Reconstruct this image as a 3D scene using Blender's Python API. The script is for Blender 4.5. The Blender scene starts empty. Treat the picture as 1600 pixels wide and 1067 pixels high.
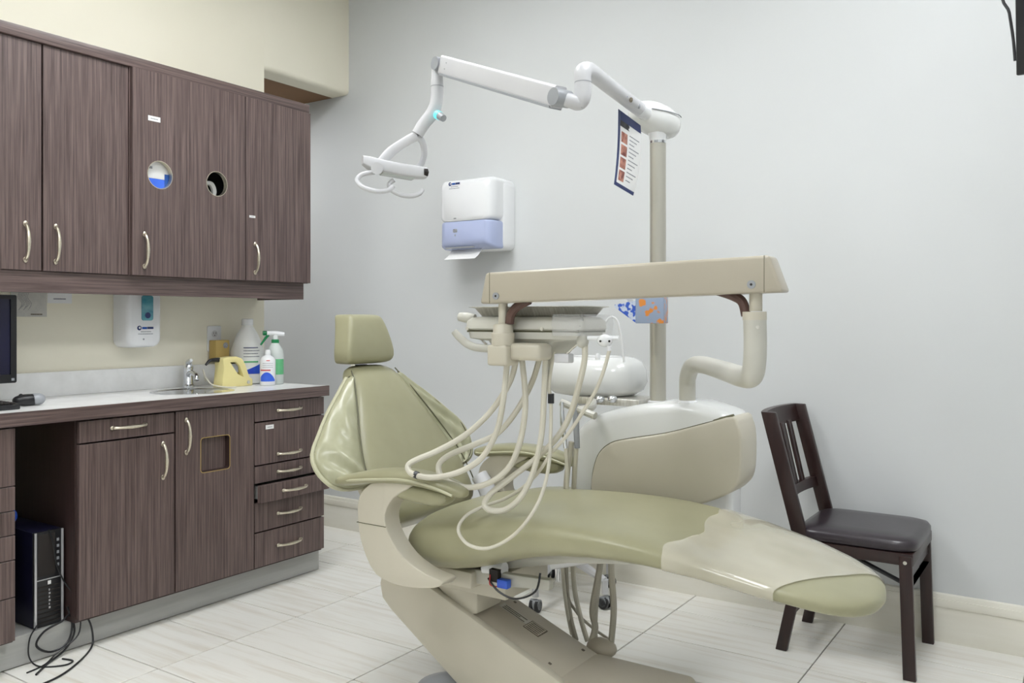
import bpy, bmesh, math, random
from mathutils import Vector, Matrix
from mathutils.geometry import tessellate_polygon
random.seed(7)
S = bpy.context.scene
COL = S.collection

# ------------------------------------------------------------------ camera
FPX, YH, CAMH = 1340.0, 500.0, 1.18
TH = math.atan2(898, 1340)
CAM = Vector((3.456, -3.505, CAMH))
Rv = Vector((math.cos(TH), math.sin(TH), 0)); Fv = Vector((-math.sin(TH), math.cos(TH), 0)); Uv = Vector((0, 0, 1))
cam = bpy.data.cameras.new('camera'); co = bpy.data.objects.new('camera', cam); COL.objects.link(co)
co.location = CAM; co.rotation_euler = (math.pi/2, 0, TH)
cam.sensor_width = 36; cam.lens = 36*FPX/1600; cam.shift_y = -(533.5-YH)/1600
cam.clip_start = .05
S.camera = co
# ------------------------------------------------------------------ view, world
S.view_settings.view_transform = 'Standard'; S.view_settings.look = 'None'
S.view_settings.gamma = 1; S.view_settings.use_curve_mapping = False
S.view_settings.exposure = 0.27
w = bpy.data.worlds.new('world'); S.world = w; w.use_nodes = True
w.node_tree.nodes['Background'].inputs[0].default_value = (.5, .52, .55, 1)
w.node_tree.nodes['Background'].inputs[1].default_value = .3
LAMP = 11.0      # ceiling panel emission

def ray(px, py): return Fv + Rv*((px-800)/FPX) + Uv*((YH-py)/FPX)
def PD(px, py, d): return CAM + ray(px, py)*d
def PX(px, py, x): r = ray(px, py); return CAM + r*((x-CAM.x)/r.x)
def PY(px, py, y): r = ray(px, py); return CAM + r*((y-CAM.y)/r.y)
def PZ(px, py, z): r = ray(px, py); return CAM + r*((z-CAM.z)/r.z)

# ------------------------------------------------------------------ materials
def srgb(r, g, b):
    f = lambda c: (c/255/12.92) if c/255 <= .04045 else ((c/255+.055)/1.055)**2.4
    return (f(r), f(g), f(b), 1)
def mat(name, col, rough=.5, metal=0, noise=None, spec=.5, coat=0, bump=0, trans=0, alpha=1, emit=None, es=1):
    m = bpy.data.materials.new(name); m.use_nodes = True
    nt = m.node_tree; b = nt.nodes['Principled BSDF']
    b.inputs['Base Color'].default_value = col; b.inputs['Roughness'].default_value = rough
    b.inputs['Metallic'].default_value = metal; b.inputs['Specular IOR Level'].default_value = spec
    b.inputs['Coat Weight'].default_value = coat; b.inputs['Transmission Weight'].default_value = trans
    b.inputs['Alpha'].default_value = alpha
    if emit: b.inputs['Emission Color'].default_value = emit; b.inputs['Emission Strength'].default_value = es
    if noise:                       # (scale xyz, colour2, lo, hi, detail)
        sc, c2, lo, hi, det = noise
        g = nt.nodes.new('ShaderNodeNewGeometry'); mp = nt.nodes.new('ShaderNodeMapping')
        oi = nt.nodes.new('ShaderNodeObjectInfo'); ad = nt.nodes.new('ShaderNodeVectorMath'); ad.operation = 'ADD'
        ml = nt.nodes.new('ShaderNodeVectorMath'); ml.operation = 'SCALE'; ml.inputs[0].default_value = (37, 53, 71)
        nt.links.new(oi.outputs['Random'], ml.inputs['Scale'])
        mp.inputs['Scale'].default_value = sc
        nt.links.new(g.outputs['Position'], mp.inputs['Vector'])
        nt.links.new(mp.outputs[0], ad.inputs[0]); nt.links.new(ml.outputs[0], ad.inputs[1])
        n = nt.nodes.new('ShaderNodeTexNoise'); n.inputs['Scale'].default_value = 1; n.inputs['Detail'].default_value = det
        n.inputs['Roughness'].default_value = .65
        nt.links.new(ad.outputs[0], n.inputs['Vector'])
        r = nt.nodes.new('ShaderNodeValToRGB'); r.color_ramp.elements[0].position = lo; r.color_ramp.elements[1].position = hi
        r.color_ramp.elements[0].color = col; r.color_ramp.elements[1].color = c2
        nt.links.new(n.outputs['Fac'], r.inputs['Fac']); nt.links.new(r.outputs[0], b.inputs['Base Color'])
        if bump:
            bp = nt.nodes.new('ShaderNodeBump'); bp.inputs['Strength'].default_value = bump; bp.inputs['Distance'].default_value = .002
            nt.links.new(n.outputs['Fac'], bp.inputs['Height']); nt.links.new(bp.outputs[0], b.inputs['Normal'])
    return m
M = {}
wd1, wd2 = srgb(66, 52, 50), srgb(124, 106, 102)
M['wood'] = mat('wood_laminate', wd1, .38, noise=((130, 130, 3.0), wd2, .3, .75, 4))
M['wood_h'] = mat('wood_laminate_horizontal', wd1, .38, noise=((130, 3.0, 130), wd2, .3, .75, 4))
M['wood_in'] = mat('wood_inner', srgb(52, 38, 36), .5, noise=((90, 90, 4), srgb(66, 48, 45), .3, .7, 3))
M['wall_w'] = mat('wall_paint_grey', srgb(208, 210, 210), .75, noise=((1.2, 1.2, 1.2), srgb(213, 215, 215), .3, .7, 2))
M['wall_c'] = mat('wall_paint_cream', srgb(236, 231, 212), .75, noise=((1.5, 1.5, 1.5), srgb(240, 235, 217), .3, .7, 2))
M['hall_brown'] = mat('passage_ceiling_brown', srgb(136, 104, 76), .85, noise=((1.5, 1.5, 1.5), srgb(128, 97, 70), .3, .7, 2))  # tan-brown over the whole passage ceiling
M['ceil'] = mat('ceiling_paint', srgb(240, 240, 238), .9, noise=((60, 60, 60), srgb(232, 232, 230), .3, .7, 3))
M['base'] = mat('baseboard_tile', srgb(226, 222, 208), .35, noise=((2, 8, 14), srgb(234, 231, 220), .3, .7, 3))
M['tile'] = mat('floor_tile', srgb(240, 238, 231), .25, noise=((1.6, 26, 1), srgb(212, 202, 184), .48, .9, 5))
M['grout'] = mat('grout', srgb(128, 126, 120), .9, noise=((80, 80, 80), srgb(140, 138, 131), .3, .7, 2))
M['laminate'] = mat('white_laminate', srgb(245, 245, 244), .25, noise=((9, 9, 9), srgb(232, 232, 230), .3, .7, 3))
M['plinth'] = mat('grey_plinth', srgb(176, 176, 172), .35, noise=((60, 3, 60), srgb(168, 168, 165), .3, .7, 2))
M['nickel'] = mat('brushed_nickel', srgb(222, 214, 196), .3, 1, noise=((200, 200, 200), srgb(205, 196, 176), .3, .7, 2))
M['chrome'] = mat('chrome', srgb(225, 227, 230), .1, 1, noise=((30, 30, 30), srgb(215, 217, 220), .3, .7, 1))
M['steel'] = mat('stainless_steel', srgb(224, 222, 215), .3, .7, noise=((150, 20, 20), srgb(190, 186, 176), .3, .7, 2))
vy = srgb(150, 147, 117)
M['vinyl'] = mat('olive_vinyl', vy, .36, noise=((6, 6, 6), srgb(157, 154, 124), .3, .7, 3), coat=.15)
M['vinyl_w'] = mat('olive_vinyl_wrinkled', srgb(158, 157, 128), .3, noise=((14, 9, 5), srgb(176, 175, 148), .35, .7, 3), coat=.2, bump=.6)
M['piping'] = mat('piping', srgb(190, 188, 160), .35, noise=((9, 9, 9), srgb(180, 178, 150), .3, .7, 2))
M['seam'] = mat('seam_dark', srgb(98, 96, 72), .5, noise=((9, 9, 9), srgb(90, 88, 66), .3, .7, 2))
M['beige'] = mat('beige_plastic', srgb(193, 187, 170), .36, noise=((4, 4, 4), srgb(199, 193, 177), .3, .7, 2))
M['beige_d'] = mat('taupe_plastic', srgb(184, 175, 158), .42, noise=((3, 3, 3), srgb(190, 182, 166), .3, .7, 2))
M['beam'] = mat('beam_beige', srgb(180, 172, 155), .3, noise=((4, 4, 4), srgb(174, 166, 149), .3, .7, 2), coat=.2)
M['unit'] = mat('unit_white', srgb(222, 223, 221), .2, noise=((4, 4, 4), srgb(218, 219, 217), .3, .7, 2), coat=.3)
M['ivory'] = mat('ivory_plastic', srgb(196, 194, 184), .3, noise=((4, 4, 4), srgb(190, 188, 178), .3, .7, 2))
M['white'] = mat('white_plastic', srgb(236, 237, 238), .25, noise=((4, 4, 4), srgb(231, 232, 234), .3, .7, 2), coat=.2)
M['ltgrey'] = mat('light_grey_plastic', srgb(206, 206, 208), .3, noise=((4, 4, 4), srgb(201, 201, 204), .3, .7, 2))
M['grey'] = mat('grey_plastic', srgb(150, 153, 158), .35, noise=((4, 4, 4), srgb(156, 159, 163), .3, .7, 2))
M['post'] = mat('post_champagne', srgb(186, 184, 174), .28, .4, noise=((4, 4, .5), srgb(178, 175, 163), .3, .7, 2))
M['hose'] = mat('hose_ivory', srgb(212, 208, 194), .35, noise=((8, 8, 8), srgb(202, 197, 181), .3, .7, 2))
M['hose_g'] = mat('hose_grey', srgb(184, 180, 166), .4, noise=((8, 8, 8), srgb(168, 162, 146), .3, .7, 2))
M['black'] = mat('black_plastic', srgb(24, 24, 27), .35, noise=((8, 8, 8), srgb(30, 30, 33), .3, .7, 2))
M['dark'] = mat('dark_void', srgb(30, 25, 23), .7, noise=((8, 8, 8), srgb(38, 32, 29), .3, .7, 2))
M['brown_cable'] = mat('brown_cable', srgb(92, 66, 58), .5, noise=((9, 9, 9), srgb(82, 58, 50), .3, .7, 2))
M['navy'] = mat('navy_plastic', srgb(22, 22, 46), .3, noise=((8, 8, 8), srgb(28, 28, 54), .3, .7, 2))
M['silver'] = mat('silver_trim', srgb(200, 200, 203), .3, .6, noise=((8, 8, 8), srgb(190, 190, 194), .3, .7, 2))
M['espresso'] = mat('espresso_wood', srgb(38, 23, 22), .32, noise=((60, 60, 5), srgb(50, 31, 29), .3, .7, 3))
M['leather'] = mat('dark_leather', srgb(44, 36, 42), .32, noise=((40, 40, 40), srgb(52, 44, 50), .3, .7, 3), coat=.15)
M['blue'] = mat('blue_print', srgb(30, 80, 160), .4, noise=((9, 9, 9), srgb(38, 90, 170), .3, .7, 2))
M['blue2'] = mat('bright_blue', srgb(40, 70, 200), .4, noise=((9, 9, 9), srgb(60, 110, 220), .3, .7, 2))
M['navy_print'] = mat('navy_print', srgb(28, 44, 96), .4, noise=((9, 9, 9), srgb(36, 54, 108), .3, .7, 2))
M['ink'] = mat('grey_ink', srgb(120, 122, 128), .6, noise=((300, 300, 300), srgb(170, 172, 176), .4, .6, 2))
M['inkd'] = mat('dark_ink', srgb(82, 74, 62), .6, noise=((400, 400, 400), srgb(140, 130, 112), .45, .6, 2))
M['paper'] = mat('paper', srgb(238, 238, 236), .7, noise=((9, 9, 9), srgb(230, 230, 230), .3, .7, 2))
M['paper_g'] = mat('grey_paper', srgb(206, 204, 196), .7, noise=((30, 30, 30), srgb(192, 190, 184), .3, .7, 3))
M['window_blue'] = mat('tinted_lilac_plastic', srgb(172, 182, 216), .2, noise=((6, 6, 6), srgb(180, 189, 220), .3, .7, 2), coat=.3)
M['window_teal'] = mat('tinted_teal_plastic', srgb(70, 140, 158), .15, noise=((10, 10, 30), srgb(110, 172, 184), .3, .7, 3), coat=.3)
M['yellow'] = mat('pale_yellow_plastic', srgb(226, 214, 150), .35, noise=((6, 6, 6), srgb(220, 208, 146), .3, .7, 2))
M['tan'] = mat('tan_plastic', srgb(198, 170, 100), .45, noise=((6, 6, 6), srgb(190, 162, 94), .3, .7, 2))
M['milk'] = mat('milky_bottle', srgb(246, 246, 243), .35, noise=((6, 6, 6), srgb(230, 230, 226), .3, .7, 2))
M['clear'] = mat('cloudy_clear_bottle', srgb(206, 212, 208), .2, noise=((6, 6, 6), srgb(198, 205, 202), .3, .7, 2))
M['green'] = mat('green_plastic', srgb(10, 120, 66), .35, noise=((6, 6, 6), srgb(20, 130, 76), .3, .7, 2))
M['green_l'] = mat('green_label', srgb(92, 176, 120), .4, noise=((60, 20, 20), srgb(112, 190, 138), .3, .7, 3))
M['red'] = mat('red_print', srgb(200, 70, 66), .4, noise=((9, 9, 9), srgb(190, 60, 60), .3, .7, 2))
M['photo'] = mat('printed_photo', srgb(200, 140, 120), .4, noise=((60, 60, 40), srgb(110, 40, 36), .4, .65, 3))
M['floral'] = mat('floral_print', srgb(150, 165, 190), .5, noise=((45, 45, 45), srgb(222, 140, 60), .52, .6, 1))
M['floral_b'] = mat('floral_print_blue', srgb(196, 205, 222), .5, noise=((60, 60, 60), srgb(52, 90, 190), .5, .56, 1))
M['glow'] = mat('teal_led', srgb(120, 235, 240), .4, noise=((9, 9, 9), srgb(110, 225, 232), .3, .7, 1), emit=srgb(90, 230, 240), es=.5)
M['lamp'] = mat('lamp_diffuser', srgb(250, 250, 250), .5, noise=((9, 9, 9), srgb(245, 245, 245), .3, .7, 1), emit=(.95, .975, 1, 1), es=LAMP)
def film_mat():
    m = bpy.data.materials.new('clear_plastic_film'); m.use_nodes = True; nt = m.node_tree
    b = nt.nodes['Principled BSDF']; b.inputs['Base Color'].default_value = srgb(220, 214, 196); b.inputs['Roughness'].default_value = .12
    b.inputs['Coat Weight'].default_value = .6; b.inputs['Coat Roughness'].default_value = .05
    t = nt.nodes.new('ShaderNodeBsdfTransparent'); mx = nt.nodes.new('ShaderNodeMixShader')
    g = nt.nodes.new('ShaderNodeNewGeometry'); sp = nt.nodes.new('ShaderNodeSeparateXYZ'); nt.links.new(g.outputs['Normal'], sp.inputs[0])
    n = nt.nodes.new('ShaderNodeTexNoise'); n.inputs['Scale'].default_value = 5; nt.links.new(g.outputs['Position'], n.inputs['Vector'])
    r = nt.nodes.new('ShaderNodeMapRange'); r.inputs['From Min'].default_value = .3; r.inputs['From Max'].default_value = .7
    r.inputs['To Min'].default_value = .5; r.inputs['To Max'].default_value = .7
    nt.links.new(n.outputs['Fac'], r.inputs['Value'])
    nt.links.new(r.outputs[0], mx.inputs[0]); nt.links.new(t.outputs[0], mx.inputs[1]); nt.links.new(b.outputs[0], mx.inputs[2])
    nt.links.new(mx.outputs[0], nt.nodes['Material Output'].inputs[0]); return m
M['film'] = film_mat()
M['film2'] = mat('clear_sleeve', srgb(235, 236, 236), .1, noise=((20, 20, 20), srgb(225, 226, 228), .3, .7, 2), alpha=.3)

# ------------------------------------------------------------------ geometry helpers: g = (verts, faces)
def J(*gs):
    V, Fc = [], []
    for v, f in gs:
        o = len(V); V += list(v); Fc += [tuple(i+o for i in q) for q in f]
    return V, Fc
def box(x0, x1, y0, y1, z0, z1):
    x0, x1 = min(x0, x1), max(x0, x1); y0, y1 = min(y0, y1), max(y0, y1); z0, z1 = min(z0, z1), max(z0, z1)
    v = [(x0,y0,z0),(x1,y0,z0),(x1,y1,z0),(x0,y1,z0),(x0,y0,z1),(x1,y0,z1),(x1,y1,z1),(x0,y1,z1)]
    return v, [(0,3,2,1),(4,5,6,7),(0,1,5,4),(1,2,6,5),(2,3,7,6),(3,0,4,7)]
AX = {'x': lambda a, b, t: (t, a, b), 'y': lambda a, b, t: (a, t, b), 'z': lambda a, b, t: (a, b, t)}
def prism(poly, axis, t0, t1, holes=()):
    """polygon (with holes) extruded along an axis; 2-D coords are the two other axes in xyz order"""
    loops = [list(poly)] + [list(h) for h in holes]
    fn = AX[axis]; flat = [p for l in loops for p in l]; n = len(flat)
    V = [fn(a, b, t0) for a, b in flat] + [fn(a, b, t1) for a, b in flat]; Fc = []
    if holes:
        for t in tessellate_polygon([[Vector((a, b, 0)) for a, b in l] for l in loops]):
            Fc.append(tuple(t)); Fc.append(tuple(i+n for i in reversed(t)))
    else:
        Fc = [tuple(range(n)), tuple(range(2*n-1, n-1, -1))]
    o = 0
    for l in loops:
        k = len(l)
        for i in range(k):
            a, b = o+i, o+(i+1) % k; Fc.append((a, b, b+n, a+n))
        o += k
    return V, Fc
def spline(pts, k=6, closed=False):
    pts = [Vector(p) for p in pts]; n = len(pts); out = []
    if n < 3 or k < 2: return pts
    for i in range(n if closed else n-1):
        g = (lambda j: pts[j % n]) if closed else (lambda j: pts[max(0, min(n-1, j))])
        p0, p1, p2, p3 = g(i-1), g(i), g(i+1), g(i+2)
        for j in range(k):
            t = j/k
            out.append(.5*((2*p1)+(p2-p0)*t+(2*p0-5*p1+4*p2-p3)*t*t+(3*p1-p0-3*p2+p3)*t**3))
    if not closed: out.append(pts[-1])
    return out
def tube(pts, r, n=10, k=6, closed=False, flat=None):
    """round tube (or band: flat=(ra, rb, up)) through points"""
    m = len(pts); P = spline(pts, k, closed); N = len(P)
    def rad(i):
        if not isinstance(r, (list, tuple)): return r
        t = i/(N-1)*(m-1); a = min(int(t), m-2); return r[a]+(r[a+1]-r[a])*(t-a)
    V, Fc = [], []; prev = None
    for i, p in enumerate(P):
        if closed: d = P[(i+1) % N]-P[i-1]
        else: d = P[min(N-1, i+1)]-P[max(0, i-1)]
        d.normalize()
        if flat: a = (Vector(flat[2])-d*Vector(flat[2]).dot(d)).normalized()
        elif prev is None:
            a = d.orthogonal().normalized()
        else:
            a = (prev-d*prev.dot(d)).normalized()
        prev = a; b = d.cross(a)
        ra, rb = (flat[0], flat[1]) if flat else (rad(i), rad(i))
        for j in range(n):
            t = 2*math.pi*j/n
            V.append(tuple(p+a*(math.cos(t)*ra)+b*(math.sin(t)*rb)))
    for i in range(N if closed else N-1):
        i2 = (i+1) % N
        for j in range(n):
            Fc.append((i*n+j, i*n+(j+1) % n, i2*n+(j+1) % n, i2*n+j))
    if not closed: Fc += [tuple(range(n-1, -1, -1)), tuple((N-1)*n+j for j in range(n))]
    return V, Fc
def loft(rings, caps=True):
    n = len(rings[0]); V = [tuple(p) for r in rings for p in r]; Fc = []
    for i in range(len(rings)-1):
        for j in range(n): Fc.append((i*n+j, i*n+(j+1) % n, (i+1)*n+(j+1) % n, (i+1)*n+j))
    if caps: Fc += [tuple(range(n-1, -1, -1)), tuple((len(rings)-1)*n+j for j in range(n))]
    return V, Fc
def lathe(prof, c, axis=(0, 0, 1), n=24):
    ax = Vector(axis).normalized(); a = ax.orthogonal().normalized(); b = ax.cross(a); c = Vector(c)
    return loft([[c+ax*h+(a*math.cos(2*math.pi*j/n)+b*math.sin(2*math.pi*j/n))*max(r, 1e-4) for j in range(n)] for r, h in prof])
def sup(n, ra, rb, e):
    o = []
    for j in range(n):
        t = 2*math.pi*j/n; c, s = math.cos(t), math.sin(t)
        o.append((math.copysign(abs(c)**(2/e), c)*ra, math.copysign(abs(s)**(2/e), s)*rb))
    return o
def ellipsoid(c, rx, ry, rz, n=24, m=12, e=2):
    c = Vector(c); rings = []
    for i in range(m+1):
        f = -math.pi/2+math.pi*i/m; k = max(math.cos(f), .001)**(2/e) if e != 2 else max(math.cos(f), .001)
        z = math.copysign(abs(math.sin(f))**(2/e), math.sin(f))*rz
        rings.append([c+Vector((x*k, y*k, z)) for x, y in sup(n, rx, ry, e)])
    return loft(rings)
def circ(cx, cy, r, n=28): return [(cx+r*math.cos(2*math.pi*i/n), cy+r*math.sin(2*math.pi*i/n)) for i in range(n)]
def rrect(x0, x1, y0, y1, r, n=5):
    o = []
    for cx, cy, a in ((x1-r, y1-r, 0), (x0+r, y1-r, 90), (x0+r, y0+r, 180), (x1-r, y0+r, 270)):
        for i in range(n+1):
            t = math.radians(a+90*i/n); o.append((cx+r*math.cos(t), cy+r*math.sin(t)))
    return o

# ------------------------------------------------------------------ object helpers
WL = {}
def tag(o, label=None, cat=None, group=None, kind=None):
    if label: o['label'] = label
    if cat: o['category'] = cat
    if group: o['group'] = group
    if kind: o['kind'] = kind
    return o
def thing(name, label, cat, loc, group=None):
    o = bpy.data.objects.new(name, None); COL.objects.link(o); o.location = loc; o.empty_display_size = .05
    WL[o] = Vector(loc); return tag(o, label, cat, group)
def put(o, loc, parent):
    COL.objects.link(o); WL[o] = Vector(loc); o.location = loc
    if parent: o.parent = parent; o.matrix_parent_inverse = Matrix.Translation(-WL[parent])
def mesh(name, g, m, bevel=0, seg=2, ang=35, origin=None):
    V, Fc = g; me = bpy.data.meshes.new(name); me.from_pydata([tuple(v) for v in V], [], Fc)
    bm = bmesh.new(); bm.from_mesh(me)
    bmesh.ops.recalc_face_normals(bm, faces=bm.faces)
    if bevel:
        es = [e for e in bm.edges if len(e.link_faces) == 2 and e.calc_face_angle(0) > math.radians(30)]
        bmesh.ops.bevel(bm, geom=es, offset=bevel, segments=seg, affect='EDGES', profile=.5, clamp_overlap=True)
    if origin is not None: bmesh.ops.translate(bm, verts=bm.verts, vec=-Vector(origin))
    bm.to_mesh(me); bm.free()
    me.polygons.foreach_set('use_smooth', [True]*len(me.polygons)); me.set_sharp_from_angle(angle=math.radians(ang))
    me.materials.append(m if not isinstance(m, str) else M[m]); return me
def mk(name, g, m, parent=None, bevel=0, seg=2, ang=35, label=None, cat=None, group=None, kind=None, sub=0):
    V = g[0]; lo = [min(v[i] for v in V) for i in range(3)]; hi = [max(v[i] for v in V) for i in range(3)]
    org = Vector(((lo[0]+hi[0])/2, (lo[1]+hi[1])/2, lo[2]))
    o = bpy.data.objects.new(name, mesh(name, g, m, bevel, seg, ang, org)); put(o, org, parent)
    if sub: s = o.modifiers.new('sub', 'SUBSURF'); s.levels = sub; s.render_levels = sub
    return tag(o, label, cat, group, kind)
def inst(name, me, loc, parent=None):
    o = bpy.data.objects.new(name, me); put(o, loc, parent); return o

# ================================================================== SETTING
X1, Y0, ZC, XH = 4.1, -5.3, 3.06, -1.62         # room: x 0..X1, y Y0..0; hallway x XH..-.13
st = 'structure'
floor = mk('floor', box(XH-.1, X1+.1, Y0-.1, .1, -.08, -.006), 'grout', kind=st)
tm = mesh('tile', box(-.3027, .3027, -.15, .15, -.008, 0), 'tile', bevel=.0012, seg=1)
for i in range(-4, 6):
    for j in range(-1, 17):
        cx, cy = .845+.61*i+.305, -.235-.305*j-.1525
        if cx-.3 < X1 and cy+.15 > Y0 and cx+.3 > XH: inst('tile', tm, (cx, cy, 0), floor)
mk('wall_back', box(XH-.1, X1+.1, 0, .12, 0, ZC), 'wall_w', kind=st)
wl = mk('wall_left', box(-.13, 0, Y0, -.6, 0, ZC), 'wall_c', kind=st)
# header over the passage, with a rounded lower edge
mk('header', prism([(-.13, 2.45), (-.025, 2.45)]+[(-.025+.025*math.sin(a), 2.475-.025*math.cos(a)) for a in (0.4, .8, 1.2, 1.57)]+[(0, ZC), (-.13, ZC)], 'y', -.6, 0), 'wall_c', wl)
mk('wall_right', box(X1, X1+.12, Y0, 0, 0, ZC), 'wall_w', kind=st)
mk('wall_front', box(XH-.1, X1+.12, Y0-.12, Y0, 0, ZC), 'wall_w', kind=st)
mk('wall_hall', box(XH-.12, XH, Y0, 0, 0, ZC), 'wall_w', kind=st)
mk('ceiling', box(-.13, X1+.12, Y0, .12, ZC, ZC+.1), 'ceil', kind=st)
mk('ceiling_hall', box(XH-.12, -.13, Y0, .12, 2.45, 2.55), 'hall_brown', kind=st)
bb = [(-.016, 0), (-.016, .155), (-.011, .172), (0, .176), (.02, .176), (.02, 0)]
mk('baseboard_back', prism(bb, 'x', XH, X1), 'base', kind=st)
mk('trim_1', box(XH, X1, -.020, -.01, .128, .158), 'base', bevel=.003, kind=st)
lamp_xy = [(1.25, -1.55), (1.25, -3.7), (3.1, -1.3), (3.1, -3.7)]
for n_, (lx, ly) in enumerate(lamp_xy):
    where = ('above the wall cabinets', 'near the desk end of the room', 'above the folding chair side', 'behind the camera')[n_]
    r = thing('ceiling_light', 'white recessed ceiling light panel '+where, 'ceiling light', (lx, ly, ZC-.03), 'ceiling light panels')
    mk('frame', prism(rrect(lx-.32, lx+.32, ly-.62, ly+.62, .01), 'z', ZC-.03, ZC+.001, [rrect(lx-.29, lx+.29, ly-.59, ly+.59, .005)[::-1]]), 'white', r)
    mk('diffuser', box(lx-.29, lx+.29, ly-.59, ly+.59, ZC-.015, ZC-.008), 'lamp', r)

r = thing('added_hall_fill', 'added white fill light panel, unseen in the passage behind the cabinet wall', 'ceiling light', (-.7, -.8, 2.42))  # unseen fill lamp, added to brighten the back wall inside the passage
mk('frame', prism(rrect(-1.0, -.4, -1.1, -.5, .01), 'z', 2.42, 2.4505, [rrect(-.97, -.43, -1.07, -.53, .005)[::-1]]), 'white', r)
mk('diffuser', box(-.97, -.43, -1.07, -.53, 2.432, 2.44), 'lamp', r)
# ================================================================== CABINETS
def handle_geo(vert):
    pts = [(0, -.062), (.012, -.058), (.024, -.035), (.027, 0), (.024, .035), (.012, .058), (0, .062)]
    P = [(a, 0, b) if vert else (a, b, 0) for a, b in pts]
    g = tube(P, [.0075, .006, .0055, .0075, .0055, .006, .0075], n=8, k=3)
    for e in (-.064, .064):
        c = (.004, 0, e) if vert else (.004, e, 0)
        g = J(g, ellipsoid(c, .005, .008 if vert else .011, .011 if vert else .008, 10, 6))
    return g
hv = mesh('handle', handle_geo(True), 'nickel'); hh = mesh('handle', handle_geo(False), 'nickel')
def sticker(parent, x, y0, y1, z0, z1):
    s = mk('label_sticker', box(x, x+.0012, y0, y1, z0, z1), 'paper', parent); s['label'] = 'small white label with print'
    mk('print', box(x+.0012, x+.0016, y0+(y1-y0)*.2, y1-(y1-y0)*.2, z0+(z1-z0)*.4, z0+(z1-z0)*.55), 'ink', s)
def front(name, x, y0, y1, z0, z1, parent, hy=None, hz=None, vert=True, t=.019, hole=None):
    g = 0.0015
    o = mk(name, box(x-t, x, y0+g, y1-g, z0+g, z1-g) if not hole else prism(rrect(y0+g, y1-g, z0+g, z1-g, .001, 1), 'x', x-t, x, hole), 'wood', parent, bevel=.001 if not hole else 0, seg=1)
    if hy is not None:
        inst('handle', hv if vert else hh, (x, hy, hz), o)
    return o
def carcass(parent, x1, y0, y1, z0, z1, m='wood_in', t=.016):
    mk('body', J(box(.002, x1, y0, y0+t, z0, z1), box(.002, x1, y1-t, y1, z0, z1), box(.002, x1, y0+t, y1-t, z0, z0+t), box(.002, x1, y0+t, y1-t, z1-t, z1), box(.002, .01, y0+t, y1-t, z0+t, z1-t)), m, parent)
ZU0, ZU1 = 1.356, 2.175
u = thing('wall_cabinet', 'dark wood double wall cabinet with plain doors, at the left above the monitor', 'cabinet', (.16, -1.89, ZU0), 'wall cabinets')
carcass(u, .31, -2.232, -1.546, ZU0, ZU1)
front('door', .33, -2.23, -1.882, ZU0, ZU1, u, -1.941, 1.458); front('door', .33, -1.878, -1.546, ZU0, ZU1, u, -1.833, 1.457)
u = thing('wall_cabinet', 'dark wood wall cabinet whose door has two round glove holes', 'cabinet', (.16, -1.27, ZU0), 'wall cabinets')
carcass(u, .331, -1.545, -1.0, ZU0, ZU1, 'wood')
holes = [circ(-1.421, 1.765, .057)[::-1], circ(-1.149, 1.765, .054)[::-1]]
d = front('door', .351, -1.543, -.999, ZU0, ZU1, u, -1.492, 1.457, hole=holes)
for c in ((-1.421, .057), (-1.149, .054)):
    mk('hole_rim', prism(circ(c[0], 1.765, c[1]), 'x', .33, .3515, [circ(c[0], 1.765, c[1]-.0025)[::-1]]), 'nickel', d)
sticker(d, .351, -1.475, -1.421, 1.976, 1.996)
u = thing('wall_cabinet', 'narrow dark wood wall cabinet at the right end by the passage', 'cabinet', (.16, -.8, ZU0), 'wall cabinets')
carcass(u, .331, -.998, -.613, ZU0, ZU1, 'wood')
d = front('door', .351, -.997, -.612, ZU0, ZU1, u, -.948, 1.457); sticker(d, .351, -.978, -.945, 1.638, 1.648)
mk('cornice_board', box(.002, .343, -2.232, -.614, ZU1, 2.217), 'wood_h', bevel=.002, label='dark wood cornice board running along the top of the wall cabinets', cat='cornice')
mk('valance_board', J(box(.3, .318, -2.232, -.628, 1.279, ZU0), box(.002, .3, -.646, -.628, 1.279, ZU0), box(.002, .3, -2.232, -.646, 1.33, ZU0-.001)), 'wood_h', bevel=.001, seg=1, label='dark wood valance board under the wall cabinets', cat='valance')
# glove boxes behind the holes
gb = thing('glove_box', 'white and blue glove box behind the left round door hole', 'box', (.25, -1.41, 1.373), 'glove boxes')
mk('carton', box(.19, .326, -1.528, -1.31, 1.752, 1.98), 'paper', gb, bevel=.002); mk('blue_band', box(.19, .3265, -1.528, -1.31, 1.40, 1.752), 'blue2', gb, bevel=.002)
mk('print', box(.326, .327, -1.475, -1.44, 1.79, 1.80), 'ink', gb); mk('side_stripe', box(.3262, .3275, -1.385, -1.35, 1.70, 1.775), 'blue', gb)
mk('carton_foot', box(.19, .325, -1.528, -1.31, 1.3725, 1.40), 'paper', gb)
gb = thing('glove_box', 'dark glove box with a white edge behind the right round door hole', 'box', (.25, -1.15, 1.373), 'glove boxes')
mk('carton', box(.15, .27, -1.27, -1.04, 1.3725, 1.90), 'black', gb, bevel=.002)
mk('glove', tube([(.275, -1.19, 1.785), (.28, -1.16, 1.775), (.285, -1.13, 1.772), (.285, -1.115, 1.74), (.28, -1.12, 1.70)], [.004, .007, .012, .012, .006], n=8), 'paper', gb)

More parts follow.
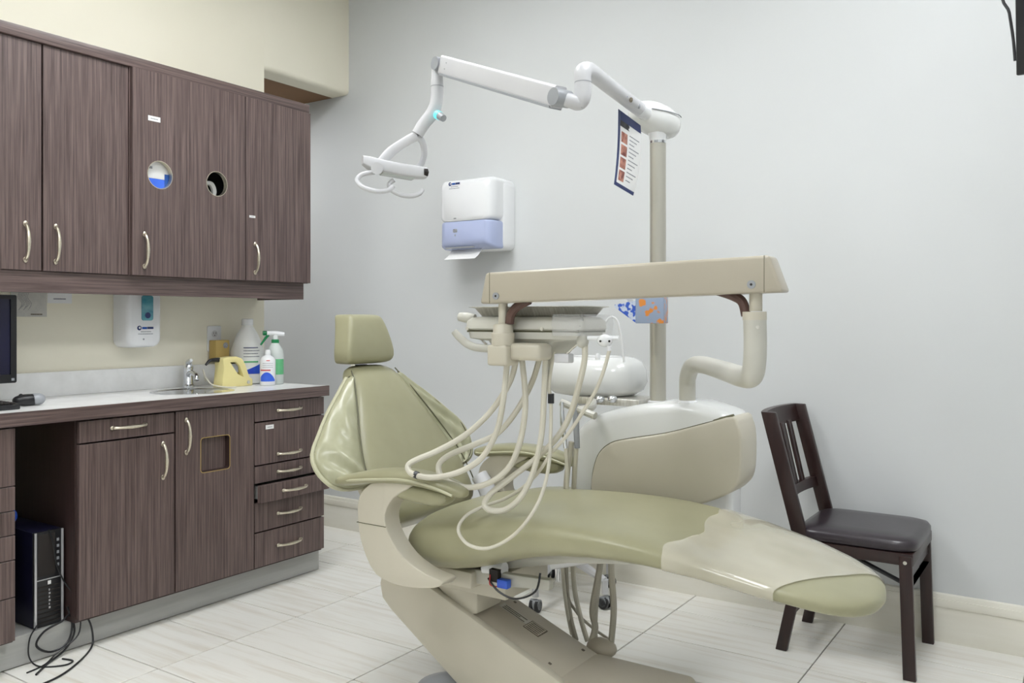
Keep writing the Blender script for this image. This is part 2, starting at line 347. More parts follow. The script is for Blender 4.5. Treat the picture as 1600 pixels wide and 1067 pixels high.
# base units
u = thing('drawer_pedestal', 'dark wood drawer pedestal at the left edge beside the computer', 'drawers', (.25, -2.25, .105), 'base cabinets')
carcass(u, .48, -2.45, -2.056, .106, .827)
zz = [.823, .629, .547, .467, .384, .26, .114]
for a, b in zip(zz, zz[1:]): front('drawer', .50, -2.448, -2.056, b, a, u, -2.25, (a+b)/2, False)
u = thing('base_cabinet', 'dark wood base cabinet with one drawer above one door beside the computer', 'cabinet', (.25, -1.65, .105), 'base cabinets')
carcass(u, .48, -1.845, -1.457, .106, .827); front('drawer', .50, -1.841, -1.458, .742, .822, u, -1.652, .786, False)
front('door', .50, -1.841, -1.458, .116, .739, u, -1.511, .639)
u = thing('base_cabinet', 'dark wood base cabinet with a square waste hole in its door', 'cabinet', (.25, -1.265, .105), 'base cabinets')
carcass(u, .48, -1.456, -1.073, .106, .827)
hole = rrect(-1.341, -1.197, .563, .707, .014)
d = front('door', .50, -1.454, -1.074, .116, .822, u, -1.408, .721, hole=[hole[::-1]])
mk('chute', prism(rrect(-1.3425, -1.1955, .5615, .7085, .015), 'x', .38, .4995, [rrect(-1.338, -1.2, .566, .704, .013)[::-1]]), 'wood_in', d)
mk('rim', prism(rrect(-1.3405, -1.1975, .5635, .7065, .0135), 'x', .497, .5004, [rrect(-1.3385, -1.1995, .5655, .7045, .0125)[::-1]]), 'tan', d)
mk('flap', prism(rrect(-1.337, -1.201, .567, .703, .012), 'x', .468, .472), 'wood', d)
u = thing('base_cabinet', 'dark wood base unit of six drawers, one left slightly open', 'cabinet', (.25, -.87, .105), 'base cabinets')
carcass(u, .48, -1.072, -.668, .106, .827)
for z0, z1, dx in ((.742, .824, 0), (.555, .739, 0), (.477, .552, 0), (.397, .474, .035), (.268, .394, 0), (.116, .265, 0)):
    d = front('drawer', .50+dx, -1.071, -.668, z0, z1, u, -.88, (z0+z1)/2 + (-.055 if z0 == .555 else 0), False)
    if dx: mk('drawer_box', box(.1, .514, -1.05, -.69, z0+.012, z1-.012), 'plinth', d)
    if z0 == .555: sticker(d, .50, -1.012, -.968, .706, .724)
mk('plinth', box(.002, .44, -2.45, -.645, .004, .105), 'plinth', bevel=.001, seg=1, label='grey laminate plinth under the base cabinets', cat='plinth')
mk('added_wall_strip', box(.002, .03, -2.055, -1.98, .106, .826), 'yellow', label='added pale yellow strip for the wall at the back of the computer gap', cat='panel')  # added yellow strip standing for the bare wall behind the gap
# worktop with a round hole for the sink
SX, SY, SR = .29, -1.225, .165
t = thing('worktop', 'white laminate worktop with dark wood edge above the base cabinets', 'worktop', (.26, -1.55, .828))
mk('top', prism(rrect(.002, .512, -2.45, -.663, .002, 1), 'z', .852, .875, [circ(SX, SY, SR-.008, 40)[::-1]]), 'laminate', t)
mk('edge_band', J(box(.5125, .522, -2.45, -.656, .828, .8752), box(.002, .5125, -.663, -.656, .828, .8752)), 'wood_h', t, bevel=.001, seg=1)
mk('substrate', box(.46, .512, -2.45, -.663, .828, .852), 'wood_in', t)
mk('backsplash', box(.002, .018, -2.45, -.612, .875, .972), 'laminate', t, bevel=.001, seg=1)
t = thing('sink', 'small round stainless steel sink set into the white worktop', 'sink', (SX, SY, .72))
mk('basin', lathe([(SR+.006, .8752), (SR+.006, .8775), (SR-.004, .8790), (SR-.014, .8765), (SR-.02, .866), (SR-.035, .77), (SR-.06, .745), (.025, .74), (.025, .735), (SR-.055, .738), (SR-.03, .765), (SR-.012, .865)], (SX, SY, 0), n=40), 'chrome', t, ang=60)
mk('drain', lathe([(.024, .74), (.024, .743), (.01, .744), (.001, .742)], (SX, SY, 0)), 'chrome', t)
fx, fy = .085, -1.1
t = thing('faucet', 'chrome single lever faucet behind the round sink', 'faucet', (fx, fy, .875))
mk('body', lathe([(.026, .8755), (.026, .885), (.021, .89), (.02, .955), (.022, .965), (.018, .975)], (fx, fy, 0)), 'chrome', t)
mk('spout', tube([(fx, fy, .93), (fx+.05, fy-.02, .945), (fx+.1, fy-.035, .935), (fx+.115, fy-.04, .915)], [.014, .012, .011, .011], n=12), 'chrome', t)
mk('lever', tube([(fx, fy, .972), (fx+.005, fy-.002, .99), (fx+.04, fy-.015, 1.0)], [.018, .014, .007], n=10), 'chrome', t)

# ================================================================== WORKTOP ITEMS
def logo(parent, c, s, plane):
    """ring mark with a word bar and two lines of small print; plane: function (u, v, w)->xyz"""
    g = [plane(a, b, .0006) for a, b in circ(0, 0, s, 18)]; k = len(g)
    ring = prism(circ(0, 0, s, 18), 'z', 0, .0008, [circ(s*.15, s*.1, s*.5, 18)[::-1]])
    mk('logo_ring', ([plane(*v) for v in ring[0]], ring[1]), 'navy_print', parent)
    for nm, a0, a1, b0, b1, m in (('word_mark', s*1.3, s*3.6, -s*.5, s*.45, 'blue'), ('word_mark', s*3.75, s*6.6, -s*.45, s*.5, 'navy_print'), ('small_print', s*.6, s*5.5, -s*1.75, -s*1.45, 'ink'), ('small_print', -s*.6, s*6.4, -s*2.7, -s*2.4, 'ink')):
        b = box(a0, a1, b0, b1, 0, .0008); mk(nm, ([plane(*v) for v in b[0]], b[1]), m, parent)
# soap dispenser on the cream wall
t = thing('soap_dispenser', 'white wall soap dispenser with teal window under the cabinets', 'dispenser', (.05, -1.31, 1.06))
prof = rrect(-1.41, -1.245, 1.062, 1.32, .035)
rings = []
for x, k in ((.002, 1.0), (.06, 1.0), (.085, .97), (.1, .9), (.105, .8)):
    rings.append([(x, -1.325+(y+1.325)*k, 1.19+(z-1.19)*(.5+.5*k)) for y, z in prof])
mk('housing', loft(rings), 'white', t, ang=50)
mk('window', prism(rrect(-1.345, -1.29, 1.178, 1.285, .01), 'x', .1, .108), 'window_teal', t, bevel=.002)
mk('level_mark', prism(circ(-1.317, 1.2, .013), 'x', .108, .109), 'navy_print', t)
logo(t, 0, .010, lambda a, b, w: (.1052+w, -1.355+a, 1.146+b))
mk('sensor_dot', prism(circ(-1.335, 1.098, .004, 10), 'x', .1, .1058), 'grey', t)
# outlet, adaptor
t = thing('wall_outlet', 'white wall outlet plate above the worktop', 'outlet', (.004, -.9, 1.03))
mk('plate', prism(rrect(-.94, -.864, 1.03, 1.152, .006), 'x', .001, .007), 'white', t, bevel=.0015)
for z in (1.115, 1.067):
    mk('socket', prism(circ(-.902, z, .016), 'x', .007, .009), 'ltgrey', t)
    mk('slot', J(box(.009, .0095, -.909, -.907, z-.002, z+.008), box(.009, .0095, -.897, -.895, z-.002, z+.008), prism(circ(-.902, z-.008, .0025, 8), 'x', .009, .0095)), 'dark', t)
a_ = thing('power_adaptor', 'tan square power adaptor plugged into the wall outlet', 'adaptor', (.04, -.86, .99))
mk('case', box(.0098, .06, -.935, -.857, .985, 1.085), 'tan', a_, bevel=.004); mk('rating_mark', prism(circ(-.88, 1.06, .014, 14), 'x', .06, .0606), 'ink', a_)
# ultrasonic scaler shaped like a small iron
t = thing('curing_unit', 'pale yellow iron-shaped dental handpiece station with black nozzle on the worktop', 'device', (.17, -.93, .875))
def Q(u_, z): return (.17, -1.015+u_, .875+z)      # along the wall
out = [(0, 0), (.185, 0), (.185, .03), (.165, .042), (.14, .10), (.12, .128), (.085, .138), (.02, .135), (.006, .128), (.012, .09), (.004, .03)]
hol = [(.05, .112), (.085, .112), (.105, .095), (.125, .055), (.13, .042), (.095, .058)]
mk('body', prism([(-1.03+a*.92, .8755+b) for a, b in out], 'x', .165, .23, [[(-1.03+a*.92, .8755+b) for a, b in hol][::-1]]), 'yellow', t, bevel=.003)
mk('nozzle', tube([(.195, -1.02, 1.0), (.195, -1.055, 1.0), (.195, -1.073, .995), (.195, -1.09, .98)], [.011, .009, .007, .005], n=10), 'black', t)
mk('inner_panel', box(.18, .215, -.985, -.93, .94, .98), 'grey', t)
mk('button', prism(circ(-.885, .893, .008, 14), 'x', .23, .2335), 'ivory', t)
mk('white_cord', tube([(.1, -1.02, .90), (.12, -1.05, .955), (.15, -1.055, .92), (.18, -1.045, .889), (.25, -1.03, .8795), (.29, -1.0, .8795)], .0035, n=6), label='white cord looping beside the yellow dental device', cat='cord', m='hose')
# bottles
def bottle(name, label, c, prof, m, group='bottles on the worktop'):
    t = thing(name, label, 'bottle', (c[0], c[1], .875), group)
    mk('body', lathe([(r, .8755+h) for r, h in prof], (c[0], c[1], 0), n=28), m, t, ang=50); return t
jc = (.1, -.785)
t = bottle('gallon_jug', 'large white plastic jug without a pump behind the small bottles', jc, [(.07, 0), (.078, .006), (.078, .15), (.074, .175), (.05, .235), (.026, .275), (.024, .28)], 'milk')
mk('cap', lathe([(.027, 1.155), (.027, 1.183), (.024, 1.186)], (jc[0], jc[1], 0)), 'white', t)
def wrap(c, r, a0, a1, z0, z1, n=10, top=None):
    V = []; Fc = []
    for i in range(n+1):
        a = math.radians(a0+(a1-a0)*i/n)
        zt = z1 if top is None else z0+(z1-z0)*top(i/n)
        for rr, z in ((r, z0), (r, zt), (r-.001, zt), (r-.001, z0)): V.append((c[0]+rr*math.cos(a), c[1]+rr*math.sin(a), z))
    for i in range(n):
        for j in range(4): Fc.append((i*4+j, i*4+(j+1) % 4, i*4+4+(j+1) % 4, i*4+4+j))
    return V, Fc + [(0, 1, 2, 3), (n*4+3, n*4+2, n*4+1, n*4)]
mk('blue_label', wrap(jc, .0788, -62, 15, .925, .975, top=lambda t: .15+.85*t), 'blue2', t)
mk('green_stripe', wrap(jc, .0788, -50, 0, .978, .986), 'green_l', t)
for k in range(4): mk('label_text', wrap(jc, .0788, -52, 5-6*(k % 2), 1.005+.014*k, 1.009+.014*k), 'ink' if k < 3 else 'navy_print', t)
sc_ = (.275, -.81)
t = bottle('small_bottle', 'small white bottle with blue and red label in front of the jug', sc_, [(.032, 0), (.036, .004), (.036, .118), (.03, .13), (.014, .14), (.013, .16), (.011, .166)], 'white')
mk('blue_label', wrap(sc_, .0366, -100, 20, .895, .938, top=lambda t: math.sin(math.pi*min(1, .15+t*.8))), 'blue2', t)
mk('red_stripe', wrap(sc_, .0366, -100, -20, .944, .95), 'red', t); mk('red_mark', wrap(sc_, .0366, -50, -25, .99, .994), 'red', t)
for k in range(3): mk('label_text', wrap(sc_, .0366, -80, 0, .96+.009*k, .962+.009*k), 'ink', t)
pc_ = (.24, -.735)
t = bottle('spray_bottle', 'cloudy spray bottle with green label and white trigger head', pc_, [(.036, 0), (.04, .004), (.04, .14), (.036, .165), (.02, .19), (.016, .2)], 'clear')
mk('green_label', wrap(pc_, .0406, -110, 30, .922, .995), 'green_l', t); mk('collar', lathe([(.018, 1.07), (.018, 1.086), (.015, 1.088)], (pc_[0], pc_[1], 0)), 'green', t)
mk('spray_head', tube([(pc_[0]+.03, pc_[1]+.03, 1.112), (pc_[0], pc_[1], 1.116), (pc_[0]-.02, pc_[1]-.035, 1.118)], [.009, .014, .012], n=10), 'white', t)
mk('neck', lathe([(.012, 1.086), (.013, 1.115)], (pc_[0], pc_[1], 0)), 'white', t)
mk('nozzle', tube([(pc_[0]-.02, pc_[1]-.035, 1.118), (pc_[0]-.028, pc_[1]-.05, 1.118)], .011, n=10), 'green', t)
mk('trigger', tube([(pc_[0]-.015, pc_[1]-.028, 1.11), (pc_[0]-.02, pc_[1]-.045, 1.09), (pc_[0]-.03, pc_[1]-.062, 1.062)], [.007, .006, .004], n=8), 'green', t)
# mouse, keyboard, monitor
t = thing('computer_mouse', 'black and grey computer mouse on the white worktop', 'mouse', (.33, -1.93, .875))
mk('shell', ellipsoid((.33, -1.93, .8965), .03, .052, .021, 20, 10, 2.3), 'black', t); mk('grip', ellipsoid((.335, -1.905, .8975), .029, .03, .021, 18, 9, 2.2), 'grey', t)
mk('wheel', lathe([(.007, -.003), (.008, 0), (.007, .003)], (.33, -1.955, .912), (1, 0, 0), 14), 'black', t)
t = thing('keyboard', 'black keyboard corner on the worktop left of the mouse', 'keyboard', (.36, -2.2, .875))
mk('deck', box(.28, .43, -2.43, -2.005, .8755, .893), 'black', t, bevel=.004)
km = mesh('key', box(-.008, .008, -.008, .008, 0, .006), 'dark', bevel=.0015, seg=1)
for i in range(6):
    for j in range(20): inst('key', km, (.297+.022*i, -2.42+.021*j, .893), t)
t = thing('monitor', 'black flat monitor standing on the worktop at the left edge', 'monitor', (.2, -2.16, .875))
mk('bezel', prism(rrect(-2.42, -1.935, .955, 1.27, .006), 'x', .225, .26, [rrect(-2.405, -1.955, .985, 1.255, .002)[::-1]]), 'black', t)
mk('screen', box(.227, .254, -2.405, -1.955, .985, 1.255), 'navy', t); mk('stand', J(box(.17, .225, -2.21, -2.13, .89, 1.1), prism(rrect(.11, .3, -2.28, -2.06, .03), 'z', .8755, .889)), 'black', t, bevel=.003)
mk('logo_badge', box(.26, .2608, -1.953, -1.943, .963, .972), 'grey', t)
# papers on the wall
t = thing('wall_paper_sheet', 'grey paper sheet with a pen drawing taped under the cabinets', 'paper', (.002, -1.75, 1.19)); mk('sheet', box(.001, .002, -1.83, -1.692, 1.193, 1.33), 'paper_g', t)
for k in range(7):
    yy = -1.80+.006*k; mk('pen_stroke', tube([(.0024, yy, 1.22+.006*(k % 3)), (.0024, yy+.012, 1.245), (.0024, yy-.004, 1.27), (.0024, yy+.008, 1.3)], .0008, n=4, k=3), 'ink', t)
mk('caption', box(.002, .0024, -1.755, -1.71, 1.2, 1.205), 'inkd', t)
t = thing('wall_note', 'white printed note taped beside the pen drawing', 'paper', (.002, -1.64, 1.245)); mk('sheet', box(.001, .002, -1.69, -1.59, 1.248, 1.33), 'paper', t); mk('caption', box(.002, .0024, -1.665, -1.615, 1.263, 1.268), 'ink', t)
# computer
t = thing('computer_tower', 'black desktop computer tower with silver trim in the cabinet gap', 'computer', (.24, -1.9, .105))
mk('case', box(.06, .41, -1.957, -1.855, .1065, .44), 'navy', t, bevel=.003)
mk('front_panel', box(.41, .424, -1.957, -1.855, .1065, .44), 'black', t, bevel=.004)
for y in (-1.957, -1.863): mk('silver_trim', box(.42, .4275, y, y+.008, .108, .439), 'silver', t, bevel=.001)
mk('divider', box(.423, .426, -1.949, -1.863, .27, .273), 'silver', t)
mk('drive_bay', box(.424, .4255, -1.945, -1.885, .285, .43), 'dark', t)
for k in range(9): mk('vent_slat', box(.424, .426, -1.947, -1.866, .12+.0155*k, .124+.0155*k), 'dark', t)
mk('logo_badge', box(.4255, .4268, -1.911, -1.9, .252, .265), 'paper', t)
for k in range(6): mk('letter_mark', box(.4262, .427, -1.908, -1.902-.002*(k % 2), .167+.0125*k, .174+.0125*k), 'silver', t)
for k in range(5): mk('port', box(.424, .4258, -1.879, -1.871, .31+.022*k, .32+.022*k), 'grey', t)
mk('blue_bag', ellipsoid((.3, -1.985, .49), .04, .028, .03, 14, 8), 'blue2', label='crumpled blue plastic bag behind the computer tower', cat='bag')
def cable(label, pts, r=.0028): mk('computer_cable', tube(pts, r, n=6), 'black', label=label, cat='cable', group='computer cables')
cable('black cable looping down the front of the computer and plinth', [(.42, -1.905, .442), (.44, -1.9, .40), (.435, -1.885, .32), (.44, -1.86, .25), (.46, -1.835, .2), (.47, -1.82, .14), (.475, -1.83, .06), (.47, -1.90, .02), (.5, -1.96, .004), (.52, -2.03, .004)])
cable('thick black cable coiled in front of the grey plinth', [(.44, -1.85, .16), (.455, -1.84, .1), (.46, -1.86, .04), (.46, -1.92, .025), (.455, -1.965, .06), (.455, -1.94, .1), (.46, -1.88, .12), (.45, -1.845, .13), (.46, -1.835, .07), (.465, -1.87, .02), (.5, -1.95, .004), (.56, -2.02, .004)], .004)
cable('thin black cable trailing over the floor tiles below the computer', [(.43, -1.95, .12), (.45, -1.985, .09), (.455, -1.99, .03), (.5, -1.98, .004), (.56, -1.93, .004), (.55, -1.89, .004), (.5, -1.90, .004)])
cable('black cable running from the gap across the floor to the left', [(.45, -1.83, .17), (.475, -1.79, .1), (.475, -1.775, .03), (.5, -1.80, .004), (.58, -1.89, .004), (.64, -1.99, .004), (.66, -2.1, .004)], .0035)

# ================================================================== TOWEL DISPENSER
t = thing('towel_dispenser', 'white paper towel dispenser with lilac window on the back wall', 'dispenser', (.96, -.1, 1.51))
dx0, dx1, dz0, dz1 = .80, 1.12, 1.525, 1.868
def dshape(z0, z1, y0, m, name, grow=0):
    r = []
    for y, k in ((-.002, 0), (y0+.05, 0), (y0+.02, .008), (y0+.006, .02), (y0, .036)):
        r.append([(a, y, b) for a, b in rrect(dx0+k-grow, dx1-k+grow, z0+(k if z0 == dz0 else 0), z1-(k if z1 == dz1 else 0), .012 if grow else .028)])
    return mk(name, loft(r), m, t, ang=50)
dshape(1.66, dz1, -.2, 'white', 'cover')
mk('back_shell', loft([[(a, y, b) for a, b in rrect(dx0+.005, dx1+.004-k, dz0-.005+k, dz1-.01-k, .03)] for y, k in ((-.001, 0), (-.09, 0), (-.1, .01))]), 'white', t, ang=50)
dshape(dz0, 1.658, -.198, 'window_blue', 'window', -.002)
mk('towel', loft([[(x, y, z+e) for x, e in ((.845, 0), (1.03, 0), (1.03, .0015), (.845, .0015))] for y, z in ((-.13, 1.54), (-.15, 1.515), (-.175, 1.492), (-.205, 1.474))]), 'paper', t)
mk('slot', box(.84, 1.01, -.19, -.12, 1.53, 1.536), 'grey', t)
logo(t, 0, .009, lambda a, b, w: (.878+a, -.2002-w, 1.842+b))
mk('emblem', box(.90, .915, -.2012, -.2, 1.67, 1.676), 'ink', t); mk('arrow_mark', prism([(.908, 1.585), (.913, 1.595), (.903, 1.595)], 'y', -.1995, -.198), 'ink', t); mk('pictogram', prism(rrect(.895, .92, 1.605, 1.622, .004), 'y', -.1995, -.198), 'ink', t)

# ================================================================== DENTAL CHAIR
YC = -1.32
ch = thing('dental_chair', 'olive vinyl reclining dental chair with beige base in the middle of the room', 'dental chair', (2.05, YC, 0))
seat_st = [(1.735, .15, .515, .47), (1.745, .2, .545, .452), (1.775, .235, .585, .438), (1.83, .255, .615, .432), (1.92, .268, .636, .436), (2.05, .274, .65, .47), (2.2, .276, .657, .53), (2.4, .276, .66, .558), (2.55, .273, .646, .562), (2.7, .263, .617, .553), (2.85, .243, .583, .53), (2.94, .212, .561, .51), (3.0, .168, .546, .496), (3.035, .115, .537, .492), (3.052, .06, .528, .496), (3.058, .01, .514, .51)]
NS = 40
def seat_ring(i, off=0):
    x, hw, zt, zb = seat_st[i]
    return [(x, YC+a, (zt+zb)/2+b) for a, b in sup(NS, hw+off, (zt-zb)/2+off, 3.2)]
mk('seat_cushion', loft([seat_ring(i) for i in range(len(seat_st))]), 'vinyl', ch, sub=1, ang=70)
# clear film over the leg rest
V = []; Fc = []; rows = []
import bisect
def st_at(x):
    for a, b in zip(seat_st, seat_st[1:]):
        if a[0] <= x <= b[0]:
            t = (x-a[0])/(b[0]-a[0]); t2 = t
            return [a[k]+(b[k]-a[k])*t2 for k in range(4)]
    return seat_st[-1]
NX, NA = 40, 64
def sec(x, j):
    q = st_at(x); a_, b_ = sup(NA, q[1]+.004, (q[2]-q[3])/2+.004, 3.2)[j]
    return (x, YC+a_, (q[2]+q[3])/2+b_), a_/max(q[1], .01)
js = [j for j in range(NA) if math.sin(2*math.pi*j/NA) > -.72]
js = sorted(js, key=lambda j: (j-NA//4+NA//2) % NA)
for j in js:
    al = math.cos(2*math.pi*j/NA); al = math.copysign(abs(al)**.62, al)
    x0 = 2.60+.035*math.exp(-((al+.35)/.3)**2)-.03*max(0, al-.3)+.006*math.sin(al*17)
    x1 = 2.865+.10*(al+1) if al < 0 else 2.965+.078*al
    V += [sec(x0+(x1-x0)*i/(NX-1), j)[0] for i in range(NX)]
for r_ in range(len(js)-1):
    for i in range(NX-1): Fc.append((r_*NX+i, r_*NX+i+1, (r_+1)*NX+i+1, (r_+1)*NX+i))
mk('plastic_cover', (V, Fc), 'film', ch, ang=60)['label'] = 'clear plastic film wrapped over the leg rest'
# backrest
B0 = Vector((1.70, 0, .55)); ud = Vector((-.484, 0, .875)); nd = Vector((.875, 0, .484))
def BK(s, y, n): p = B0+ud*s+nd*n; return (p.x, YC+y, p.z)
main = [(.005, .15, -.05), (.01, .2, -.02), (.025, .235, -.004), (.06, .248, 0), (.12, .25, .0), (.2, .243, 0), (.3, .21, 0), (.4, .168, 0), (.49, .13, -.003), (.54, .112, -.012), (.568, .085, -.025), (.574, .06, -.035)]
rings = []
for s, hw, n0 in main: rings.append([BK(s, a+.018*max(0, 1-max(0, s-.1)/.4), n0-.04+b) for a, b in sup(32, hw, .04 if s < .56 else .02, 3.5)])
bk = mk('backrest', loft(rings), 'vinyl', ch, sub=1, ang=70)
for sg in (-1, 1): mk('seam', tube([BK(s, sg*(hw-.004)+.018*max(0, 1-max(0, s-.1)/.4), n0-.010) for s, hw, n0 in main[3:10]], .0022, n=6), 'seam', bk)
rings = []
for s, k in ((.03, .6), (.06, .85), (.12, .95), (.2, 1), (.35, .75), (.5, .5)):
    rings.append([BK(s, a*k, -.1+b) for a, b in sup(24, .2, .03, 3)])
mk('back_shell', loft(rings), 'beige', ch, sub=1, ang=70)
outl = [(.15, .25), (.156, .29), (.172, .325), (.2, .347), (.245, .358), (.295, .347), (.345, .305), (.41, .245), (.465, .185), (.52, .125)]
def mainw(s):
    for a, b in zip(main, main[1:]):
        if a[0] <= s <= b[0]: return a[1]+(b[1]-a[1])*(s-a[0])/(b[0]-a[0])
    return .1
for sg in (-1, 1):
    V = []; Fc = []; nu, nv = 28, 12; op = spline([(a, b, 0) for a, b in outl], 5)
    rows = [op[int(round(i*(len(op)-1)/(nu-1)))] for i in range(nu)]; edge = []
    for layer in (0, 1):
        for i, p in enumerate(rows):
            s, wo = p.x, p.y; wi = mainw(s)-.015
            for j in range(nv):
                v = j/(nv-1); y = wi+(max(wo, wi+.004)-wi)*v*(1 if sg < 0 else .6)+(.015 if sg > 0 else -.012)*max(0, 1-max(0, s-.1)/.4)
                span = max(0, wo-wi)/.14
                n = (-.018 + (-.05 if sg < 0 else .035)*v*v*span)
                wr = .017*span*math.sin(v*math.pi)*(math.sin(s*52+v*11*sg)+.7*math.sin(s*97-v*17+sg))*(.4+.9*max(0, 1-abs(s-.08)/.22))
                n += wr*.8 + (.008*math.sin(v*math.pi) if layer == 0 else -.028)
                V.append(BK(s, sg*y, n))
                if layer == 0 and j == nv-1: edge.append(BK(s, sg*(y+.002), n-.012))
    o2 = nu*nv
    for i in range(nu-1):
        for j in range(nv-1):
            a = i*nv+j; Fc += [(a, a+1, a+nv+1, a+nv), (o2+a, o2+a+nv, o2+a+nv+1, o2+a+1)]
        a = i*nv+nv-1; Fc.append((a, o2+a, o2+a+nv, a+nv)); a = i*nv; Fc.append((a, a+nv, o2+a+nv, o2+a))
    for i in (0, nu-1):
        for j in range(nv-1): a = i*nv+j; Fc.append((a, a+1, o2+a+1, o2+a))
    wg = mk('side_wing', (V, Fc), 'vinyl_w', ch, ang=70, sub=1)
    mk('piping', tube(edge, .007, n=8, k=1), 'piping', wg); mk('piping_groove', tube([(a+.004, b-sg*.009, c+.006) for a, b, c in edge], .0025, n=6, k=1), 'seam', wg)
# headrest
hr = []
for z, hw, xf in ((1.028, .085, 1.405), (1.036, .106, 1.424), (1.055, .117, 1.43), (1.09, .112, 1.428), (1.15, .095, 1.415), (1.185, .083, 1.402), (1.196, .076, 1.394), (1.2, .06, 1.385)):
    th = .042 if 1.03 < z < 1.199 else .03
    hr.append([(xf-.042+b, YC-.01+a, z) for a, b in sup(40, hw, th, 8)])
mk('headrest', loft(hr), 'vinyl', ch, sub=1, ang=70)
mk('headrest_bar', box(1.34, 1.36, YC-.03, YC+.03, .9, 1.1), 'chrome', ch)
# arm rests
arm_px = [(574, 772), (572, 810), (579, 850), (600, 893), (640, 911), (690, 914), (703, 904), (676, 892), (642, 866), (619, 830), (614, 800), (627, 775), (655, 756), (640, 744), (600, 748)]
arm2 = [(PY(a, b, -1.62).x, PY(a, b, -1.62).z) for a, b in arm_px]
cen = (sum(a for a, b in arm2)/len(arm2), sum(b for a, b in arm2)/len(arm2))
for sg in (-1, 1):
    y0, y1 = (-1.655, -1.59) if sg < 0 else (2*YC+1.59, 2*YC+1.655)
    sp = [(p.x, p.y) for p in spline([(a, b, 0) for a, b in arm2], 3, True)]
    s_ = mk('arm_support', prism(sp, 'y', y0, y1), 'beige', ch, bevel=.012, seg=3, ang=50)
    zs = arm2[1][1]-.005
    mk('joint_line', box(arm2[1][0]-.004, arm2[10][0]+.003, y0-.001, y1+.001, zs, zs+.002), 'seam', s_)
    yc = (y0+y1)/2; rings = []
    for x, hw, z, hh in (((1.555, .01, .69, .005), (1.56, .025, .69, .012), (1.6, .036, .697, .018)) if sg < 0 else ((1.635, .01, .709, .006), (1.642, .03, .709, .014)))+((1.67, .043, .711, .02), (1.72, .047, .722, .022), (1.82, .047, .733, .022), (1.92, .045, .73, .021), (2.0, .04, .715, .02), (2.035, .028, .706, .015), (2.045, .01, .704, .008)):
        rings.append([(x, yc+a, z+b) for a, b in sup(24, hw, hh, 2.6)])
    pd = mk('arm_pad', loft(rings), 'vinyl', ch, sub=1, ang=70)
    mk('piping', tube([(1.57 if sg < 0 else 1.645, yc-.02, .692 if sg < 0 else .71)]+[(x, yc-.046*(1 if sg < 0 else 1), z) for x, z in ((1.68, .711), (1.75, .72), (1.85, .729), (1.95, .722), (2.03, .704))], .004, n=6), 'piping', pd)
    mk('under_pad', loft([[(x, yc+a, z+b) for a, b in sup(16, .03, h_, 3)] for x, z, h_ in ((1.76, .70, .012), (1.80, .69, .026), (1.95, .68, .028), (2.0, .69, .016))]), 'vinyl', ch, sub=1, ang=70)
# lift arm and base
side = [(1.66, .405), (1.615, .40), (1.585, .375), (1.575, .335), (1.585, .295), (1.62, .265), (1.872, .10), (2.0, .02), (2.28, .02), (2.28, .155), (2.235, .168), (1.75, .357)]
la = mk('lift_arm', prism(side, 'y', -1.44, -1.20), 'beige_d', ch, bevel=.012, seg=3, ang=50)
mk('side_cover', prism([(1.66, .41), (1.612, .404), (1.579, .378), (1.568, .335), (1.578, .29), (1.615, .258), (1.87, .09), (1.99, .015), (2.26, .015), (2.245, .172), (1.76, .362)], 'y', -1.452, -1.425), 'beige', la, bevel=.006, seg=2)
mk('cavity', loft([[(1.78+a, YC+b+.02, .352-.3856*(.03+a)+e) for a, b in sup(20, .07, .065, 2.5)] for e in (-.02, .004)]), 'dark', la)
mk('cavity_hose', tube([(1.74, YC+.0, .36), (1.77, YC+.01, .385), (1.80, YC+.04, .40)], .014, n=8), 'beige_d', la)
def onarm(u_, y0, y1, l, nm, m, h=.0012):
    x0, x1 = u_, u_+l; f = lambda x: .357-(x-1.75)*.3897
    return mk(nm, ([(x0, y0, f(x0)), (x1, y0, f(x1)), (x1, y1, f(x1)), (x0, y1, f(x0)), (x0, y0, f(x0)+h), (x1, y0, f(x1)+h), (x1, y1, f(x1)+h), (x0, y1, f(x0)+h)], box(0, 1, 0, 1, 0, 1)[1]), m, la)
onarm(1.93, -1.30, -1.27, .10, 'rating_plate', 'ivory', .001)
for k in range(3): onarm(1.94, -1.297+.009*k, -1.293+.009*k, .08-.02*(k % 2), 'plate_print', 'inkd', .0016)
onarm(2.03, -1.318, -1.262, .055, 'warning_plate', 'inkd', .0012); onarm(2.033, -1.315, -1.265, .049, 'warning_field', 'beige_d', .0016)
for k in range(5): onarm(2.036, -1.312+.0095*k, -1.307+.0095*k, .043, 'plate_print', 'inkd', .002)
for x, y in ((2.17, -1.40), (2.19, -1.24), (1.94, -1.235)): onarm(x, y, y+.008, .008, 'screw', 'inkd', .002)
mk('base_cover', prism(rrect(2.21, 2.545, -1.445, -1.195, .03), 'z', .02, .172), 'beige_d', ch, bevel=.015, seg=3, ang=50)
mk('hose_cover', ellipsoid(PD(940, 1012, 2.66), .05, .04, .03, 20, 8), 'beige_d', ch)
mk('base_plate', prism(rrect(1.72, 2.6, -1.5, -1.15, .12, 8), 'z', .001, .02), 'grey', ch, bevel=.004)
mk('foot_disc', lathe([(.11, .021), (.11, .045), (.10, .06), (.06, .072), (.001, .075)], (1.83, -1.42, 0), n=32), 'grey', ch, ang=50)
